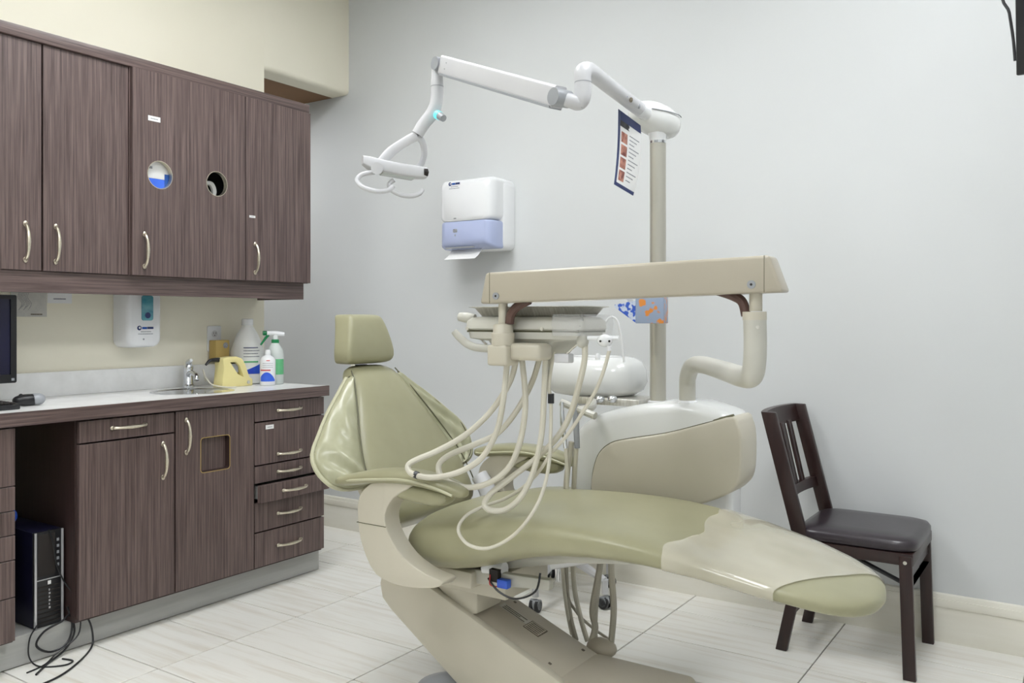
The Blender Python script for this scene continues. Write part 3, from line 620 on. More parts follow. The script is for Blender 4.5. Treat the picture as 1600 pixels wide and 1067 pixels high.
# mechanism under the seat
mk('seat_bracket', J(box(1.80, 2.05, -1.44, -1.2, .36, .44), box(1.83, 1.97, -1.50, -1.44, .395, .445)), 'beige', ch, bevel=.008)
mk('bracket_plate', prism([(1.90, .40), (2.22, .43), (2.22, .46), (1.90, .445)], 'y', -1.475, -1.45), 'ivory', ch, bevel=.004)
mk('bracket_block', prism([(1.76, .405), (1.94, .375), (1.94, .30), (1.89, .285), (1.78, .36)], 'y', -1.43, -1.30), 'beige', ch, bevel=.006)
mk('seat_frame', prism([(2.0, .44), (2.25, .5), (2.5, .535), (2.5, .56), (2.25, .545), (2.0, .48)], 'y', -1.43, -1.15), 'ivory', ch, bevel=.006)
mk('motor', tube([(1.99, -1.46, .455), (2.06, -1.46, .462)], .02, n=14), 'white', ch)
mk('connector', box(2.06, 2.095, -1.50, -1.478, .418, .442), 'blue2', ch, bevel=.002)
mk('relay', box(2.03, 2.06, -1.495, -1.478, .43, .465), 'dark', ch)
mk('loose_wire', tube([(2.03, -1.50, .44), (2.07, -1.505, .41), (2.13, -1.505, .40), (2.19, -1.50, .43), (2.20, -1.49, .48)], .003, n=6), 'black', ch)
mk('red_wire', tube([(2.035, -1.497, .45), (2.04, -1.505, .425), (2.06, -1.50, .42)], .002, n=5), 'red', ch)
mk('back_hinge', prism([(1.66, .44), (1.84, .44), (1.80, .50), (1.70, .53)], 'y', -1.40, -1.24), 'ltgrey', ch, bevel=.006)
mk('hinge_cover', tube([(1.76, -1.09, .46), (1.74, -1.09, .58), (1.70, -1.09, .64)], .03, n=12), 'ltgrey', ch)

# ================================================================== DENTAL UNIT (side box, post, cuspidor)
un = thing('dental_unit', 'white and beige dental side unit with post behind the chair', 'dental unit', (2.32, -.9, .45))
UY0, UY1 = -1.02, -.83
def up(l, y=UY0): return [(PY(a, b, y).x, PY(a, b, y).z) for a, b in l]
shell = up([(890, 760), (888, 720), (892, 690), (905, 664), (940, 645), (1000, 632), (1060, 628), (1105, 636), (1140, 652), (1150, 680), (1150, 740), (1100, 780), (950, 790), (910, 790)])
sp = [(p.x, p.y) for p in spline([(a, b, 0) for a, b in shell], 4, True)]
mk('body', prism(sp, 'y', UY0, UY1), 'unit', un, bevel=.035, seg=4, ang=60)
pan = up([(1144, 651), (1100, 662), (1040, 677), (980, 686), (952, 693), (934, 709), (925, 735), (922, 765), (930, 793), (1000, 798), (1060, 796), (1120, 780), (1145, 765), (1155, 748), (1158, 715), (1157, 680), (1152, 662)], UY0-.01)
sp = [(p.x, p.y) for p in spline([(a, b, 0) for a, b in pan], 3, True)]
mk('side_panel', prism(sp, 'y', UY0-.008, UY0+.14), 'beige', un, bevel=.028, seg=3, ang=60)
mk('panel_gap', tube([(a, UY0+.006, b) for a, b in pan[:8]], .007, n=8), 'seam', un)
pp = PD(1028, 500, 2.8); PXc, PYc = pp.x, pp.y
mk('post', tube([(PXc, PYc, .86), (PXc, PYc, 1.755)], .0262, n=28), 'post', un)
mk('post_ring', lathe([(.033, .905), (.033, .915), (.027, .918)], (PXc, PYc, 0)), 'ltgrey', un)
mk('support_column', prism(rrect(2.44, 2.56, -.97, -.87, .02), 'z', .55, .68), 'white', un)
mk('support_arm', tube([(2.48, -.92, .66), (2.48, -.92, .57), (2.42, -1.0, .51), (2.25, -1.18, .49), (2.1, -1.28, .46)], .038, n=14), 'white', un)
cy_ = -.74
rings = []
for z, kx, ky in ((.905, .10, .06), (.912, .15, .09), (.93, .178, .112), (.96, .19, .125), (1.0, .186, .122), (1.03, .168, .11), (1.045, .14, .09), (1.05, .10, .06), (1.046, .085, .05), (1.01, .06, .04)):
    rings.append([(1.965+a+.01*(z-.9)*5, cy_+b, z) for a, b in sup(40, kx, ky, 2.8)])
mk('cuspidor_bowl', loft(rings), 'unit', un, ang=60)
mk('bowl_bracket', J(box(1.95, 2.2, -.86, -.70, .885, .91)), 'steel', un, bevel=.004)
mk('bowl_funnel', lathe([(.03, .86), (.05, .905)], (1.93, cy_, 0)), 'ltgrey', un)
mk('bracket_knuckle', J(ellipsoid((2.05, -.86, .905), .02, .018, .014), ellipsoid((2.1, -.86, .908), .018, .018, .014)), 'chrome', un)
a0 = PD(975, 566, 2.86); mk('water_spout', tube([a0, a0+Vector((-.005, 0, .05)), PD(966, 505, 2.86), PD(955, 495, 2.86), PD(945, 505, 2.86)], .0042, n=8), 'white', un)
a0 = PD(934, 562, 2.9); mk('cup_filler', lathe([(.008, 0), (.009, .012), (.004, .022)], a0), 'white', un)
# assistant instruments: handles and hoses dropping behind the seat to the floor
hold = mk('instrument_holder', tube([PD(876, 628, 2.78), PD(905, 640, 2.76), PD(930, 650, 2.72)], .012, n=10), 'ivory', un)
mk('holder_arm', tube([PD(905, 640, 2.76), PD(925, 636, 2.8), (2.02, -.85, .895)], .012, n=10), 'ivory', un)
for a, b, r_, m_ in ((878, 882, .0065, 'chrome'), (899, 900, .009, 'grey')):
    mk('suction_handle', tube([PD(a, 628, 2.76), PD(a+1, 660, 2.76), PD(b+2, 700, 2.76)], [r_*.8, r_*1.2, r_], n=10, k=3), m_, un)
for pts, r_, m_ in ((((884, 700, 2.76), (886, 760, 2.76), (878, 860, 2.78), (884, 940, 2.82), (893, 990, 2.9)), .006, 'hose'),
                    (((893, 690, 2.76), (884, 770, 2.78), (884, 900, 2.84), (890, 960, 2.86), (900, 1000, 2.86)), .0095, 'hose_g'),
                    (((900, 700, 2.76), (896, 780, 2.8), (896, 900, 2.84), (906, 960, 2.86), (918, 1002, 2.84)), .0085, 'hose'),
                    (((880, 800, 2.8), (886, 920, 2.84), (900, 955, 2.88), (925, 980, 2.9), (955, 1001, 2.86)), .005, 'hose_g'),
                    (((945, 790, 2.7), (938, 880, 2.72), (926, 950, 2.72), (930, 980, 2.7), (924, 1003, 2.68)), .011, 'hose_g'),
                    (((950, 790, 2.7), (936, 900, 2.74), (930, 960, 2.72), (930, 1003, 2.68)), .009, 'hose_g'),
                    (((958, 790, 2.66), (955, 880, 2.66), (959, 950, 2.66), (955, 1003, 2.66)), .0105, 'hose_g')):
    mk('hose', tube([PD(*p) for p in pts], r_, n=8), m_, un)

# ================================================================== OPERATING LIGHT
ol = thing('operating_light', 'white articulated dental operating light on top of the post', 'dental light', (PXc, PYc, 1.755))
hc = PD(1022, 186, 2.8); el = PD(914, 118, 2.28)
dirn = (hc-el); dirn.z = 0; dirn.normalize(); sdir = Vector((-dirn.y, dirn.x, 0))
hax = (Rv*.93+Fv*.37).normalized(); hsd = Vector((-hax.y, hax.x, 0)); rings = []
for f, rw, rt, rb in ((-.088, .012, .012, .01), (-.082, .034, .028, .02), (-.06, .05, .046, .036), (-.02, .06, .056, .052), (.025, .062, .05, .06), (.06, .054, .036, .056), (.082, .036, .018, .04), (.09, .012, .0, .016)):
    rings.append([hc+hax*f+hsd*a+Uv*(b*(rt if b > 0 else rb)-f*.12) for a, b in [(x*rw, y) for x, y in sup(28, 1, 1, 2.3)]])
mk('housing', loft(rings), 'unit', ol, ang=60, sub=1)
mk('housing_seam', tube([hc+hax*f-hsd*r_+Uv*(.014-f*.12) for f, r_ in ((-.04, .0545), (-.02, .059), (.025, .061), (.06, .053), (.08, .037))], .0018, n=5), 'grey', ol)
mk('post_socket', tube([(PXc, PYc, 1.752), (PXc, PYc, 1.80)], [.024, .034], n=20), 'white', ol)
mk('post_collar', lathe([(.0265, 1.756), (.0265, 1.764), (.022, 1.765)], (PXc, PYc, 0)), 'chrome', ol)
arm_s = PD(1003, 174, 2.72)
mk('reach_arm', tube([arm_s, PD(960, 141, 2.52), PD(932, 119, 2.37), PD(919, 110, 2.3), PD(911, 113, 2.27), PD(911, 129, 2.265)], [.0225, .022, .0225, .0225, .0225, .022], n=20, k=6), 'ltgrey', ol, ang=60)
mk('arm_sleeve', tube([arm_s+dirn*.03, arm_s-dirn*.035+Vector((0, 0, .003))], .0235, n=20), 'white', ol)
g1 = PD(978, 154, 2.585)
mk('maker_mark', ellipsoid(PD(978, 150, 2.56), .006, .006, .008, 10, 6), 'blue', ol); mk('maker_mark', ellipsoid(PD(986, 156, 2.575), .006, .005, .008, 10, 6), 'inkd', ol); mk('rating_mark', ellipsoid(PD(998, 166, 2.645), .006, .006, .008, 10, 6), 'grey', ol)
e2 = PD(911, 128, 2.265); e3 = PD(910, 152, 2.265); kn = PD(876, 153, 2.26); le = PD(690, 101, 2.72)
mk('elbow', tube([e2, e3, e3+Vector((-.012, -.002, -.012)), PD(893, 158, 2.26), kn], [.022, .022, .022, .019, .018], n=18, k=5), 'ltgrey', ol, ang=60)
mk('elbow_seam', lathe([(.0226, 0), (.0226, .0025)], e2-Vector((0, 0, .003))), 'grey', ol)
bd = (le-kn).normalized(); bu = (Uv-bd*Uv.dot(bd)).normalized(); bs = bd.cross(bu)
L_ = (le-kn).length
def beam(a, b, h0, h1, wd): return [kn+bd*a+bu*(s*h0/2)+bs*(t*wd/2) for s, t in ((-1, -1), (-1, 1), (1, 1), (1, -1))]
mk('spring_arm', loft([[kn+bd*a+bu*q*.029+bs*p*.021 for p, q in rrect(-1, 1, -1, 1, .3, 3)] for a in (.008, L_-.02)]), 'ltgrey', ol, ang=50)
mk('arm_underside', loft([[kn+bd*a-bu*.0285+bu*q*.004+bs*p*.0215 for p, q in rrect(-1, 1, -1, 1, .3, 3)] for a in (.012, L_-.03)]), 'grey', ol, ang=50)
for c_, r_ in ((kn, .023), (le, .021)):
    mk('joint_disc', tube([c_-bs*.027, c_+bs*.027], r_, n=24), 'grey', ol)
mk('screw', J(tube([kn+bd*(L_-.06)+bu*.01-bs*.022, kn+bd*(L_-.06)+bu*.01+bs*.022], .002, n=8), tube([kn+bd*(L_-.056)-bu*.009-bs*.022, kn+bd*(L_-.056)-bu*.009+bs*.022], .002, n=8)), 'grey', ol)
D_ = 2.74
mk('drop_tube', tube([PD(683, 106, D_), PD(683, 130, D_), PD(682, 158, D_), PD(676, 176, D_), PD(662, 194, D_), PD(652, 210, D_)], [.016, .02, .0205, .021, .020, .019], n=18), 'ltgrey', ol, ang=60)
mk('tube_seam', lathe([(.0205, 0), (.0205, .0025)], PD(683, 136, D_)), 'grey', ol)
mk('switch_ring', tube([PD(683, 179, D_-.02), PD(687, 181, D_-.03)], .014, n=16), 'glow', ol); mk('switch_knob', tube([PD(687, 181, D_-.03), PD(693, 185, D_-.045)], [.013, .011], n=16), 'grey', ol)
yk = PD(652, 212, D_)
mk('yoke', tube([yk, PD(636, 220, D_), PD(612, 236, D_), PD(597, 252, D_-.02), PD(590, 264, D_-.03)], .01, n=14, flat=(.016, .008, (0, 0, 1))), 'ltgrey', ol, ang=60)
mk('yoke', tube([yk, PD(660, 222, D_+.02), PD(663, 240, D_+.05), PD(658, 256, D_+.07), PD(650, 266, D_+.07)], .01, n=14, flat=(.008, .014, (1, 0, 0))), 'ltgrey', ol, ang=60)
h0, h1 = PD(566, 256, D_-.03), PD(664, 273, D_+.05)
hd = (h1-h0).normalized(); hs = Vector((-hd.y, hd.x, 0)).normalized(); hn = hs.cross(hd)*-1
LL = (h1-h0).length; rings = []
for f, wdt, hh, dz in ((0, .015, .013, .012), (.1, .028, .018, .006), (.3, .034, .02, 0), (.55, .038, .0205, -.002), (.8, .034, .02, 0), (1, .028, .017, .004)):
    rings.append([h0+hd*(LL*f)+hs*(a)+Uv*(b+dz) for a, b in sup(20, wdt, hh, 6)])
hdm = mk('lamp_head', loft(rings), 'ltgrey', ol, ang=50)
mk('lens', loft([[h0+hd*(LL*f)+hs*a+Uv*(b-.021) for a, b in sup(16, .025, .003, 3)] for f in (.3, .8)]), 'clear', ol)
mk('vent', loft([[h1-hd*.012+hd*e-hs*.028+hs*a+Uv*(b+.003) for a, b in sup(4, .01, .012, 2)] for e in (0, .0135)]), 'dark', ol)
mk('pivot_cap', tube([PD(589, 263, D_-.085), PD(589, 263, D_-.02)], .0185, n=20), 'ltgrey', ol)
for pts in (((585, 269, -.05), (565, 273, -.06), (558, 283, -.07), (568, 293, -.08), (590, 299, -.08), (607, 297, -.06), (614, 291, -.05)), ((616, 281, .0), (608, 288, -.0), (612, 297, -.01), (628, 305, -.01), (645, 306, .0), (656, 302, .01), (660, 297, .02))):
    mk('grab_handle', tube([PD(a, b, D_+e) for a, b, e in pts], .0075, n=10), 'ltgrey', ol)
# leaflet hanging from the housing
lf = thing('hanging_leaflet', 'printed leaflet with blue border hanging from the light housing', 'leaflet', PD(975, 300, 2.66))
def LF(u_, v, o=0):     # u across 0..1, v down 0..1
    lx = 966+(-10*v+4*math.sin(v*2.2)); ly = 170+118*v; rx = 1001-(12*v*v)+2*math.sin(v*3); ry = 196+110*v
    return PD(lx+(rx-lx)*u_, ly+(ry-ly)*u_, 2.62+.10*u_-o+.02*math.sin(v*3))
def patch(nm, u0, u1, v0, v1, m, o, n=8):
    V = []; Fc = []
    for i in range(n+1):
        v = v0+(v1-v0)*i/n; V += [LF(u0, v, o), LF(u1, v, o), LF(u1, v, o-.0008), LF(u0, v, o-.0008)]
    for i in range(n):
        for j in range(4): Fc.append((i*4+j, i*4+(j+1) % 4, i*4+4+(j+1) % 4, i*4+4+j))
    Fc += [(0, 1, 2, 3), (n*4+3, n*4+2, n*4+1, n*4)]; return mk(nm, (V, Fc), m, lf)
patch('sheet', 0, 1, 0, 1, 'paper', 0, 14); patch('border', 0, .1, 0, 1, 'navy_print', .001, 14); patch('border', 0, 1, .95, 1, 'navy_print', .001, 2); patch('heading', .1, 1, .0, .12, 'navy_print', .001, 3); patch('heading', .1, .5, .12, .2, 'black', .001, 3)
for k in range(4): patch('picture', .16, .42, .26+.17*k, .40+.17*k, 'photo', .001, 3)
for k in range(12): patch('text_line', .5, .92-.1*(k % 3), .25+.055*k, .265+.055*k, 'ink', .001, 1)

# ================================================================== DELIVERY ARM AND HEAD
da = thing('delivery_unit', 'beige swing arm with dental instrument delivery head over the seat', 'delivery unit', PD(1074, 630, 2.68))
s0 = PD(1074, 628, 2.68)
mk('swing_tube', tube([s0-Vector((0, 0, .06)), s0+Vector((0, 0, .04)), PD(1075, 588, 2.66), PD(1082, 572, 2.6), PD(1098, 570, 2.52), PD(1130, 579, 2.25), PD(1158, 588, 2.03), PD(1174, 587, 1.94), PD(1179, 565, 1.92), PD(1180, 530, 1.92), PD(1179, 492, 1.92)], .0255, n=24, k=6), 'ivory', da, ang=60)
mk('swing_collar', lathe([(.033, -.012), (.033, .0), (.027, .006)], s0), 'white', da)
mk('sleeve', tube([PD(1179, 500, 1.92), PD(1179, 487, 1.92)], .0265, n=24), 'beige', da)
tp = PD(1181, 486, 1.92); mk('pivot_pin', tube([tp, tp+Vector((0, 0, .05))], .0145, n=18), 'beige', da)
mk('sleeve_screw', tube([PD(1184, 511, 1.897), PD(1184, 511, 1.89)], .004, n=10), 'steel', da)
bl, br = PD(786, 450, 2.27), PD(1181, 430, 1.92)
ax_ = (br-bl); ax_.z = 0; Lb = ax_.length; ax_.normalize(); pr = Vector((ax_.y, -ax_.x, 0))   # pr points to the camera side
def BM(u_, v, z): return bl+ax_*u_+pr*v+Vector((0, 0, z+(br.z-bl.z)*u_/Lb))
prof = [(-.052, -.041), (Lb+.068, -.041), (Lb+.038, .041), (-.034, .041)]
def bprism(poly, v0, v1):
    n = len(poly); V = [BM(a, v0, b) for a, b in poly]+[BM(a, v1, b) for a, b in poly]
    return V, [tuple(range(n)), tuple(range(2*n-1, n-1, -1))]+[(i, (i+1) % n, (i+1) % n+n, i+n) for i in range(n)]
bmh = mk('arm_beam', bprism(prof, -.035, .035), 'beam', da, bevel=.008, seg=3, ang=50)
for u_ in (-.02, Lb+.028): mk('cap_line', bprism([(u_-.0006, -.0405), (u_+.0006, -.0405), (u_+.0006, .0405), (u_-.0006, .0405)], .0345, .0355), 'seam', bmh)
for u_ in (.0, Lb): 
    mk('screw', tube([BM(u_, .034, -.022), BM(u_, .037, -.022)], .0095, n=18), 'grey', bmh); mk('screw_socket', tube([BM(u_, .037, -.022), BM(u_, .0375, -.022)], .003, n=8), 'dark', bmh)
mk('cable_loop', tube([BM(.08, 0, -.035), BM(.045, 0, -.05), BM(.025, 0, -.07), BM(.02, 0, -.095)], .012, n=10), 'brown_cable', da)
mk('cable_loop', tube([BM(Lb-.09, 0, -.03), BM(Lb-.05, 0, -.045), BM(Lb-.03, 0, -.06), BM(Lb-.022, 0, -.09)], .011, n=10), 'brown_cable', da)
mk('pivot_pin', tube([BM(0, 0, -.03), BM(0, 0, -.115)], .0125, n=18), 'beige', da)
mk('pivot_collar', lathe([(.03, -.152), (.031, -.148), (.031, -.12), (.027, -.117), (.026, -.098), (.022, -.095), (.013, -.094)], BM(0, 0, 0)), 'beige', da, ang=50)
c0 = BM(0, 0, 0)
mk('pivot_block', box(c0.x-.033, c0.x+.03, c0.y-.03, c0.y+.03, c0.z-.205, c0.z-.15), 'beige', da, bevel=.008, seg=3)
mk('bracket_arm', box(c0.x+.02, c0.x+.12, c0.y-.01, c0.y+.06, c0.z-.19, c0.z-.145), 'beige', da, bevel=.012, seg=3)
# head
HX0, HX1, HY0, HY1 = 2.015, 2.392, -1.605, -1.44
hz = c0.z
mk('head_cover', loft([[(a, b, z) for a, b in rrect(HX0+k, HX1-k, HY0+k, HY1-k, .03)] for z, k in ((hz-.112, .004), (hz-.108, 0), (hz-.088, .002), (hz-.078, .012), (hz-.075, .03))]), 'ivory', da, ang=50)
mk('head_gap', box(HX0+.012, HX1-.012, HY0+.008, HY1-.008, hz-.118, hz-.111), 'seam', da)
mk('head_tray_body', loft([[(a, b, z) for a, b in rrect(HX0+.008+k, HX1-.008-k*1.2, HY0+.005+k*.2, HY1-.01, .025)] for z, k in ((hz-.117, 0), (hz-.135, .004), (hz-.142, .06), (hz-.175, .085), (hz-.19, .11), (hz-.192, .13))]), 'ivory', da, ang=50)
mk('plastic_sleeve', loft([[(a, b, z) for a, b in rrect(HX1-.085-k, HX1+.006+k, HY0-.004, HY1+.004, .01)] for z, k in ((hz-.125, .0), (hz-.095, .004), (hz-.07, .0))]), 'film2', da)['label'] = 'clear plastic barrier sleeve'
for x in (HX0+.02, HX1-.115): mk('screw', tube([(x, HY0-.003, hz-.108), (x, HY0+.004, hz-.108)], .005, n=10), 'steel', da); 
mk('head_screw', tube([(2.225, HY0+.012, hz-.17), (2.225, HY0+.03, hz-.17)], .005, n=10), 'steel', da)
mk('grip_handle', tube([PD(709, 517, 2.36), PD(717, 526, 2.36), PD(730, 537, 2.36), PD(745, 543, 2.35), PD(770, 545, 2.34)], [.009, .0105, .011, .011, .011], n=12), 'ivory', da)
mk('rear_knob', tube([PD(718, 495, 2.44), PD(728, 496, 2.43), PD(742, 498, 2.42)], [.012, .015, .013], n=14), 'ivory', da)
mk('grip_wire', tube([PD(748, 526, 2.37), PD(755, 533, 2.36), PD(760, 538, 2.35)], .003, n=6), 'steel', da)
mk('holder_block', box(2.30, 2.345, HY0+.02, HY0+.05, hz-.196, hz-.172), 'ltgrey', da, bevel=.004)
mk('instrument_holder', J(ellipsoid(PD(910, 533, 2.2), .016, .018, .018), tube([PD(890, 520, 2.22), PD(910, 531, 2.2)], .008, n=8)), 'ivory', da)
mk('syringe_holder', J(ellipsoid(PD(945, 532, 2.17), .02, .02, .016), tube([PD(918, 528, 2.19), PD(967, 528, 2.16)], .0055, n=8), tube([PD(952, 540, 2.16), PD(952, 548, 2.16)], .006, n=8)), 'white', da)
for a, b in ((938, 533), (952, 533)): mk('holder_dot', ellipsoid(PD(a, b, 2.152), .003, .003, .003, 8, 5), 'dark', da)
mk('holder_wire', tube([PD(886, 552, 2.22), PD(900, 540, 2.2), PD(906, 536, 2.2)], .0025, n=6), 'steel', da)
mk('clip', tube([PD(828, 545, 2.3), PD(833, 553, 2.3), PD(839, 553, 2.3), PD(840, 545, 2.3)], .004, n=6), 'grey', da)
# hoses: loops hanging from the head over the seat
def hose(pts, r, nm='hose', m='hose'): return mk(nm, tube([PD(*p) for p in pts], r, n=10, k=6), m, da)
hA = hose([(808, 545, 2.3), (806, 565, 2.31), (795, 600, 2.34), (765, 645, 2.36), (725, 681, 2.37), (682, 705, 2.38), (651, 718, 2.38), (638, 727, 2.38), (640, 737, 2.37), (652, 743, 2.36), (673, 746, 2.36), (699, 743, 2.35), (725, 734, 2.34), (750, 718, 2.33), (767, 694, 2.32), (779, 665, 2.31), (787, 620, 2.3), (792, 570, 2.29), (793, 545, 2.29)], .0082)
hB = hose([(846, 540, 2.31), (843, 560, 2.32), (830, 600, 2.35), (805, 645, 2.37), (777, 677, 2.385), (742, 694, 2.39), (704, 710, 2.4), (687, 724, 2.4), (687, 740, 2.39), (699, 752, 2.38), (725, 761, 2.37), (751, 759, 2.36), (777, 747, 2.35), (798, 726, 2.34), (812, 692, 2.33), (819, 655, 2.32), (821, 620, 2.31), (817, 575, 2.3), (813, 545, 2.3)], .0082)
hose([(853, 540, 2.27), (852, 570, 2.27), (850, 620, 2.28), (846, 680, 2.29), (834, 735, 2.31), (815, 775, 2.33), (790, 796, 2.35), (766, 797, 2.36), (757, 787, 2.37), (768, 770, 2.37), (800, 745, 2.36), (840, 714, 2.33), (873, 680, 2.3), (892, 645, 2.27), (905, 600, 2.23), (913, 565, 2.21), (914, 540, 2.2)], .0082)
hose([(952, 547, 2.16), (944, 577, 2.17), (931, 610, 2.19), (911, 643, 2.22), (886, 680, 2.26), (861, 708, 2.29), (841, 738, 2.33), (815, 763, 2.37), (787, 780, 2.4), (756, 791, 2.41), (728, 806, 2.39), (716, 827, 2.36), (728, 848, 2.335), (752, 857, 2.305), (777, 852, 2.28), (805, 834, 2.255), (829, 806, 2.25), (847, 771, 2.26), (857, 730, 2.27), (860, 690, 2.275), (861, 630, 2.28), (858, 600, 2.28), (866, 545, 2.27)], .0048)
hose([(862, 640, 2.28), (856, 600, 2.28), (856, 575, 2.28), (866, 545, 2.27)], .0035)
mk('hose_clip', tube([PD(861, 615, 2.28), PD(861, 630, 2.28)], .0085, n=10), 'black', da); mk('hose_clip', tube([PD(648, 741, 2.365), PD(653, 743, 2.36)], .0105, n=12), 'black', da)
# tray on the head
tr = thing('instrument_tray', 'shallow stainless steel tray on top of the delivery head', 'tray', (2.23, -1.48, hz-.075))
mk('pan', loft([[(a, b, z) for a, b in rrect(HX0+.02+k, HX1-.004-k, HY0+.008+k, HY1-.004-k, .025)] for z, k in ((hz-.0745, .022), (hz-.074, .018), (hz-.052, .004), (hz-.050, -.008), (hz-.0485, -.008), (hz-.0495, .006), (hz-.07, .021))]), 'steel', tr, ang=50)
# tissue box strapped to the post
tb = thing('tissue_box', 'floral patterned tissue box fixed to the post behind the beam', 'tissue box', PD(1010, 505, 2.72))
px_, py_ = PXc, PYc
fa = (Rv*.95-Fv*.3).normalized(); fb = Vector((-fa.y, fa.x, 0))
bc = PD(1020, 480, 2.66)
def TB(a, b, z): return bc+fa*a+fb*b+Vector((0, 0, z))
bx_ = box(-.045, .04, -.055, .055, -.05, .075); mk('carton', ([TB(*v) for v in bx_[0]], bx_[1]), 'floral', tb, bevel=.002)
mk('flap', ([TB(-.045, -.054, -.048), TB(-.045, .05, -.048), TB(-.11, .05, .005), TB(-.11, -.05, .0), TB(-.045, -.054, .02), TB(-.045, .05, .02), TB(-.11, .05, .012), TB(-.11, -.05, .008)], [(0, 1, 2, 3), (4, 7, 6, 5), (0, 3, 7, 4), (1, 5, 6, 2), (3, 2, 6, 7), (0, 4, 5, 1)]), 'floral_b', tb)
mk('tissue', loft([[TB(-.046+a*k-.01*i, b*k, .03+.018*i) for a, b in sup(10, .035, .05, 2)] for i, k in ((-1, 1.0), (0, 1.15), (1, 1.2), (2, .7))]), 'paper', tb)

# ================================================================== STOOL
so = thing('operator_stool', 'grey five-legged caster stool standing behind the dental chair', 'stool', (1.58, -.33, 0))
sc0 = Vector((1.58, -.33, 0))
mk('column', tube([(1.58, -.33, .06), (1.58, -.33, .36)], .02, n=16), 'chrome', so); mk('hub', lathe([(.035, .12), (.045, .14), (.045, .2), (.03, .225)], sc0), 'ltgrey', so)
mk('seat', lathe([(.1, .36), (.18, .365), (.2, .385), (.2, .41), (.185, .43), (.1, .437), (.001, .437)], sc0, n=32), 'vinyl', so, ang=50)
for k in range(5):
    a = math.radians(-84+72*k); dv = Vector((math.cos(a), math.sin(a), 0)); e = sc0+dv*.245
    lg = mk('leg', tube([sc0+dv*.03+Uv*.18, sc0+dv*.13+Uv*.15, e+Uv*.115], [.024, .019, .015], n=8, k=2), 'ltgrey', so)
    sd = Vector((-dv.y, dv.x, 0)); mk('caster_stem', tube([e+Uv*.12, e+Uv*.062], .014, n=10), 'ltgrey', lg)
    for q in (-1, 1): mk('caster_wheel', lathe([(.02, -.008), (.026, -.006), (.026, .006), (.02, .008)], e+sd*(.012*q)+Uv*.0265, sd, 18), 'black', lg)
    mk('caster_hood', lathe([(.021, -.02), (.022, 0), (.021, .02)], e+Uv*.032, sd, 14), 'grey', lg)

# ================================================================== FOLDING CHAIR
fc = thing('folding_chair', 'dark espresso wooden folding chair with padded seat against the back wall', 'chair', (2.77, -.24, 0))
yn, yf = -.435, -.055
def bar(nm, a, b, wx, wy, m='espresso', parent=fc, bevel=.003):
    a, b = Vector(a), Vector(b)
    return mk(nm, loft([[p+Vector((x, y, 0)) for x, y in ((-wx/2, -wy/2), (wx/2, -wy/2), (wx/2, wy/2), (-wx/2, wy/2))] for p in (a, b)]), m, parent, bevel=bevel, seg=2)
for y in (yn, yf):
    bar('back_post', (2.508, y, .85), (2.625, y, .40), .052, .022)
    bar('leg', (2.635, y+(.02 if y < -.2 else -.02), .41), (2.548, y+(.02 if y < -.2 else -.02), .0), .04, .022)
    bar('leg', (2.962, y-(.012 if y < -.2 else -.0), .405), (2.975, y-(.012 if y < -.2 else 0), .0), .04, .022)
    mk('pivot_bolt', tube([(2.962, y-.026, .385), (2.962, y-.02, .385)], .006, n=12), 'steel', fc)
    mk('fold_brace', tube([(2.75, y+.03*(1 if y < -.2 else -1), .385), (2.955, y+.02*(1 if y < -.2 else -1), .305)], .008, n=6), 'black', fc)
bk2 = mk('top_rail', loft([[(2.508+.03*(1-((y-yn)/(yf-yn)*2-1)**2)*-.8+dx, y, z) for dx, z in ((-.011, .785), (.011, .785), (-.006, .85), (-.028, .85))] for y in [yn+(yf-yn)*i/8 for i in range(9)]]), 'espresso', fc)
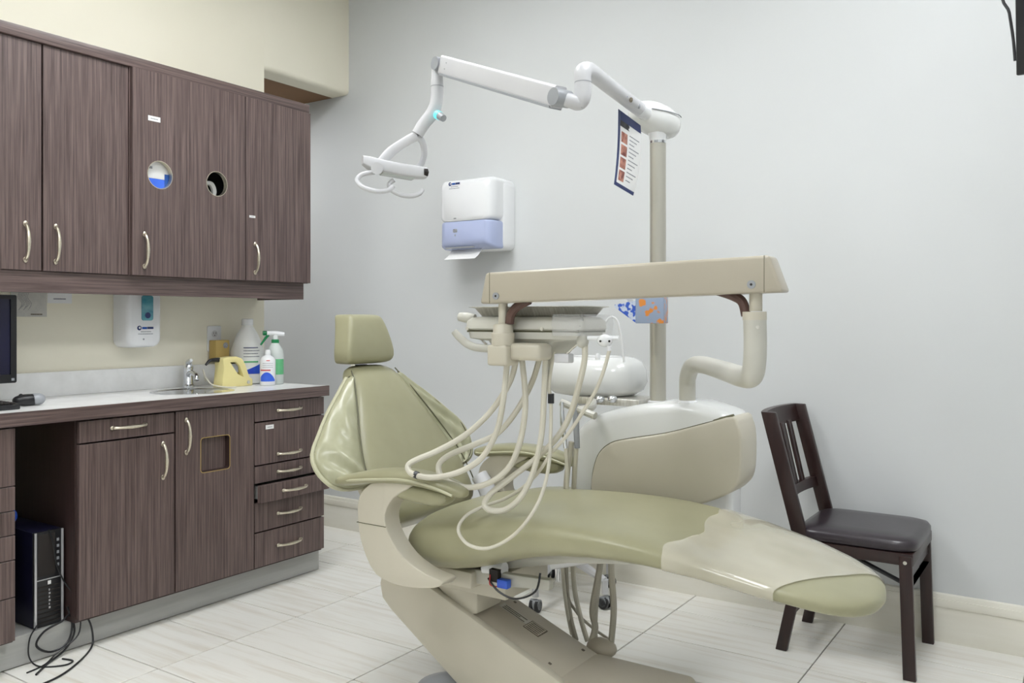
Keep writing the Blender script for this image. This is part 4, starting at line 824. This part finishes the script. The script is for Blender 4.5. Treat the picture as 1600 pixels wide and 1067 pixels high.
mk('lower_rail', loft([[(2.578-.024*(1-((y-yn)/(yf-yn)*2-1)**2)+dx, y, z) for dx, z in ((-.01, .535), (.012, .535), (.004, .57), (-.018, .57))] for y in [yn+(yf-yn)*i/8 for i in range(9)]]), 'espresso', fc)
for k in range(3):
    y = yn+.10+.09*k; bar('back_slat', (2.552, y, .56), (2.498, y, .795), .012, .04 if k != 1 else .045)
mk('seat_frame', box(2.60, 2.985, yn-.015, yf+.015, .372, .412), 'espresso', fc, bevel=.004)
rings = [[(2.795+a, -.245+b, z) for a, b in sup(40, .198-k, .205-k, 7)] for z, k in ((.4125, .006), (.42, .0), (.438, 0), (.45, .008), (.457, .03), (.460, .09))]
mk('seat_cushion', loft(rings), 'leather', fc, ang=60)
bar('stretcher', (2.97, yn, .30), (2.97, yf, .30), .02, .02); mk('front_rail', box(2.955, 2.975, yn+.01, yf-.01, .33, .37), 'espresso', fc); mk('low_rail', box(2.562, 2.58, yn+.03, yf-.03, .12, .15), 'espresso', fc)

# ================================================================== TV on a wall arm
tv = thing('wall_television', 'black flat television on a wall bracket at the top right edge', 'television', (3.7, -.95, 1.81))
t0 = PD(1588, 118, 2.2)
rot = Matrix.Rotation(math.radians(12), 4, 'X')
def TV(a, b, c): return t0+(rot @ Vector((a, b, c)))
def tbox(nm, x0, x1, y0, y1, z0, z1, m, bev=.003): g = box(x0, x1, y0, y1, z0, z1); mk(nm, ([TV(*v) for v in g[0]], g[1]), m, tv, bevel=bev)
tbox('bezel', 0, .74, 0, .035, 0, .46, 'black'); tbox('screen', .018, .722, -.002, .0005, .025, .44, 'navy', 0)
tbox('rear_housing', .12, .62, .035, .07, .08, .36, 'black')
mk('bracket_arm', tube([TV(.37, .07, .22), (3.7, -.3, t0.z+.22), (3.7, -.022, t0.z+.22)], .018, n=10, k=2), 'black', tv)
mk('wall_plate', box(3.6, 3.8, -.02, -.001, t0.z+.1, t0.z+.36), 'black', tv)
mk('cable', tube([PD(1586, 95, 2.3), PD(1583, 60, 2.3), PD(1577, 20, 2.3), PD(1571, -20, 2.3), TV(.1, .05, .4)], .004, n=6), 'black', tv)
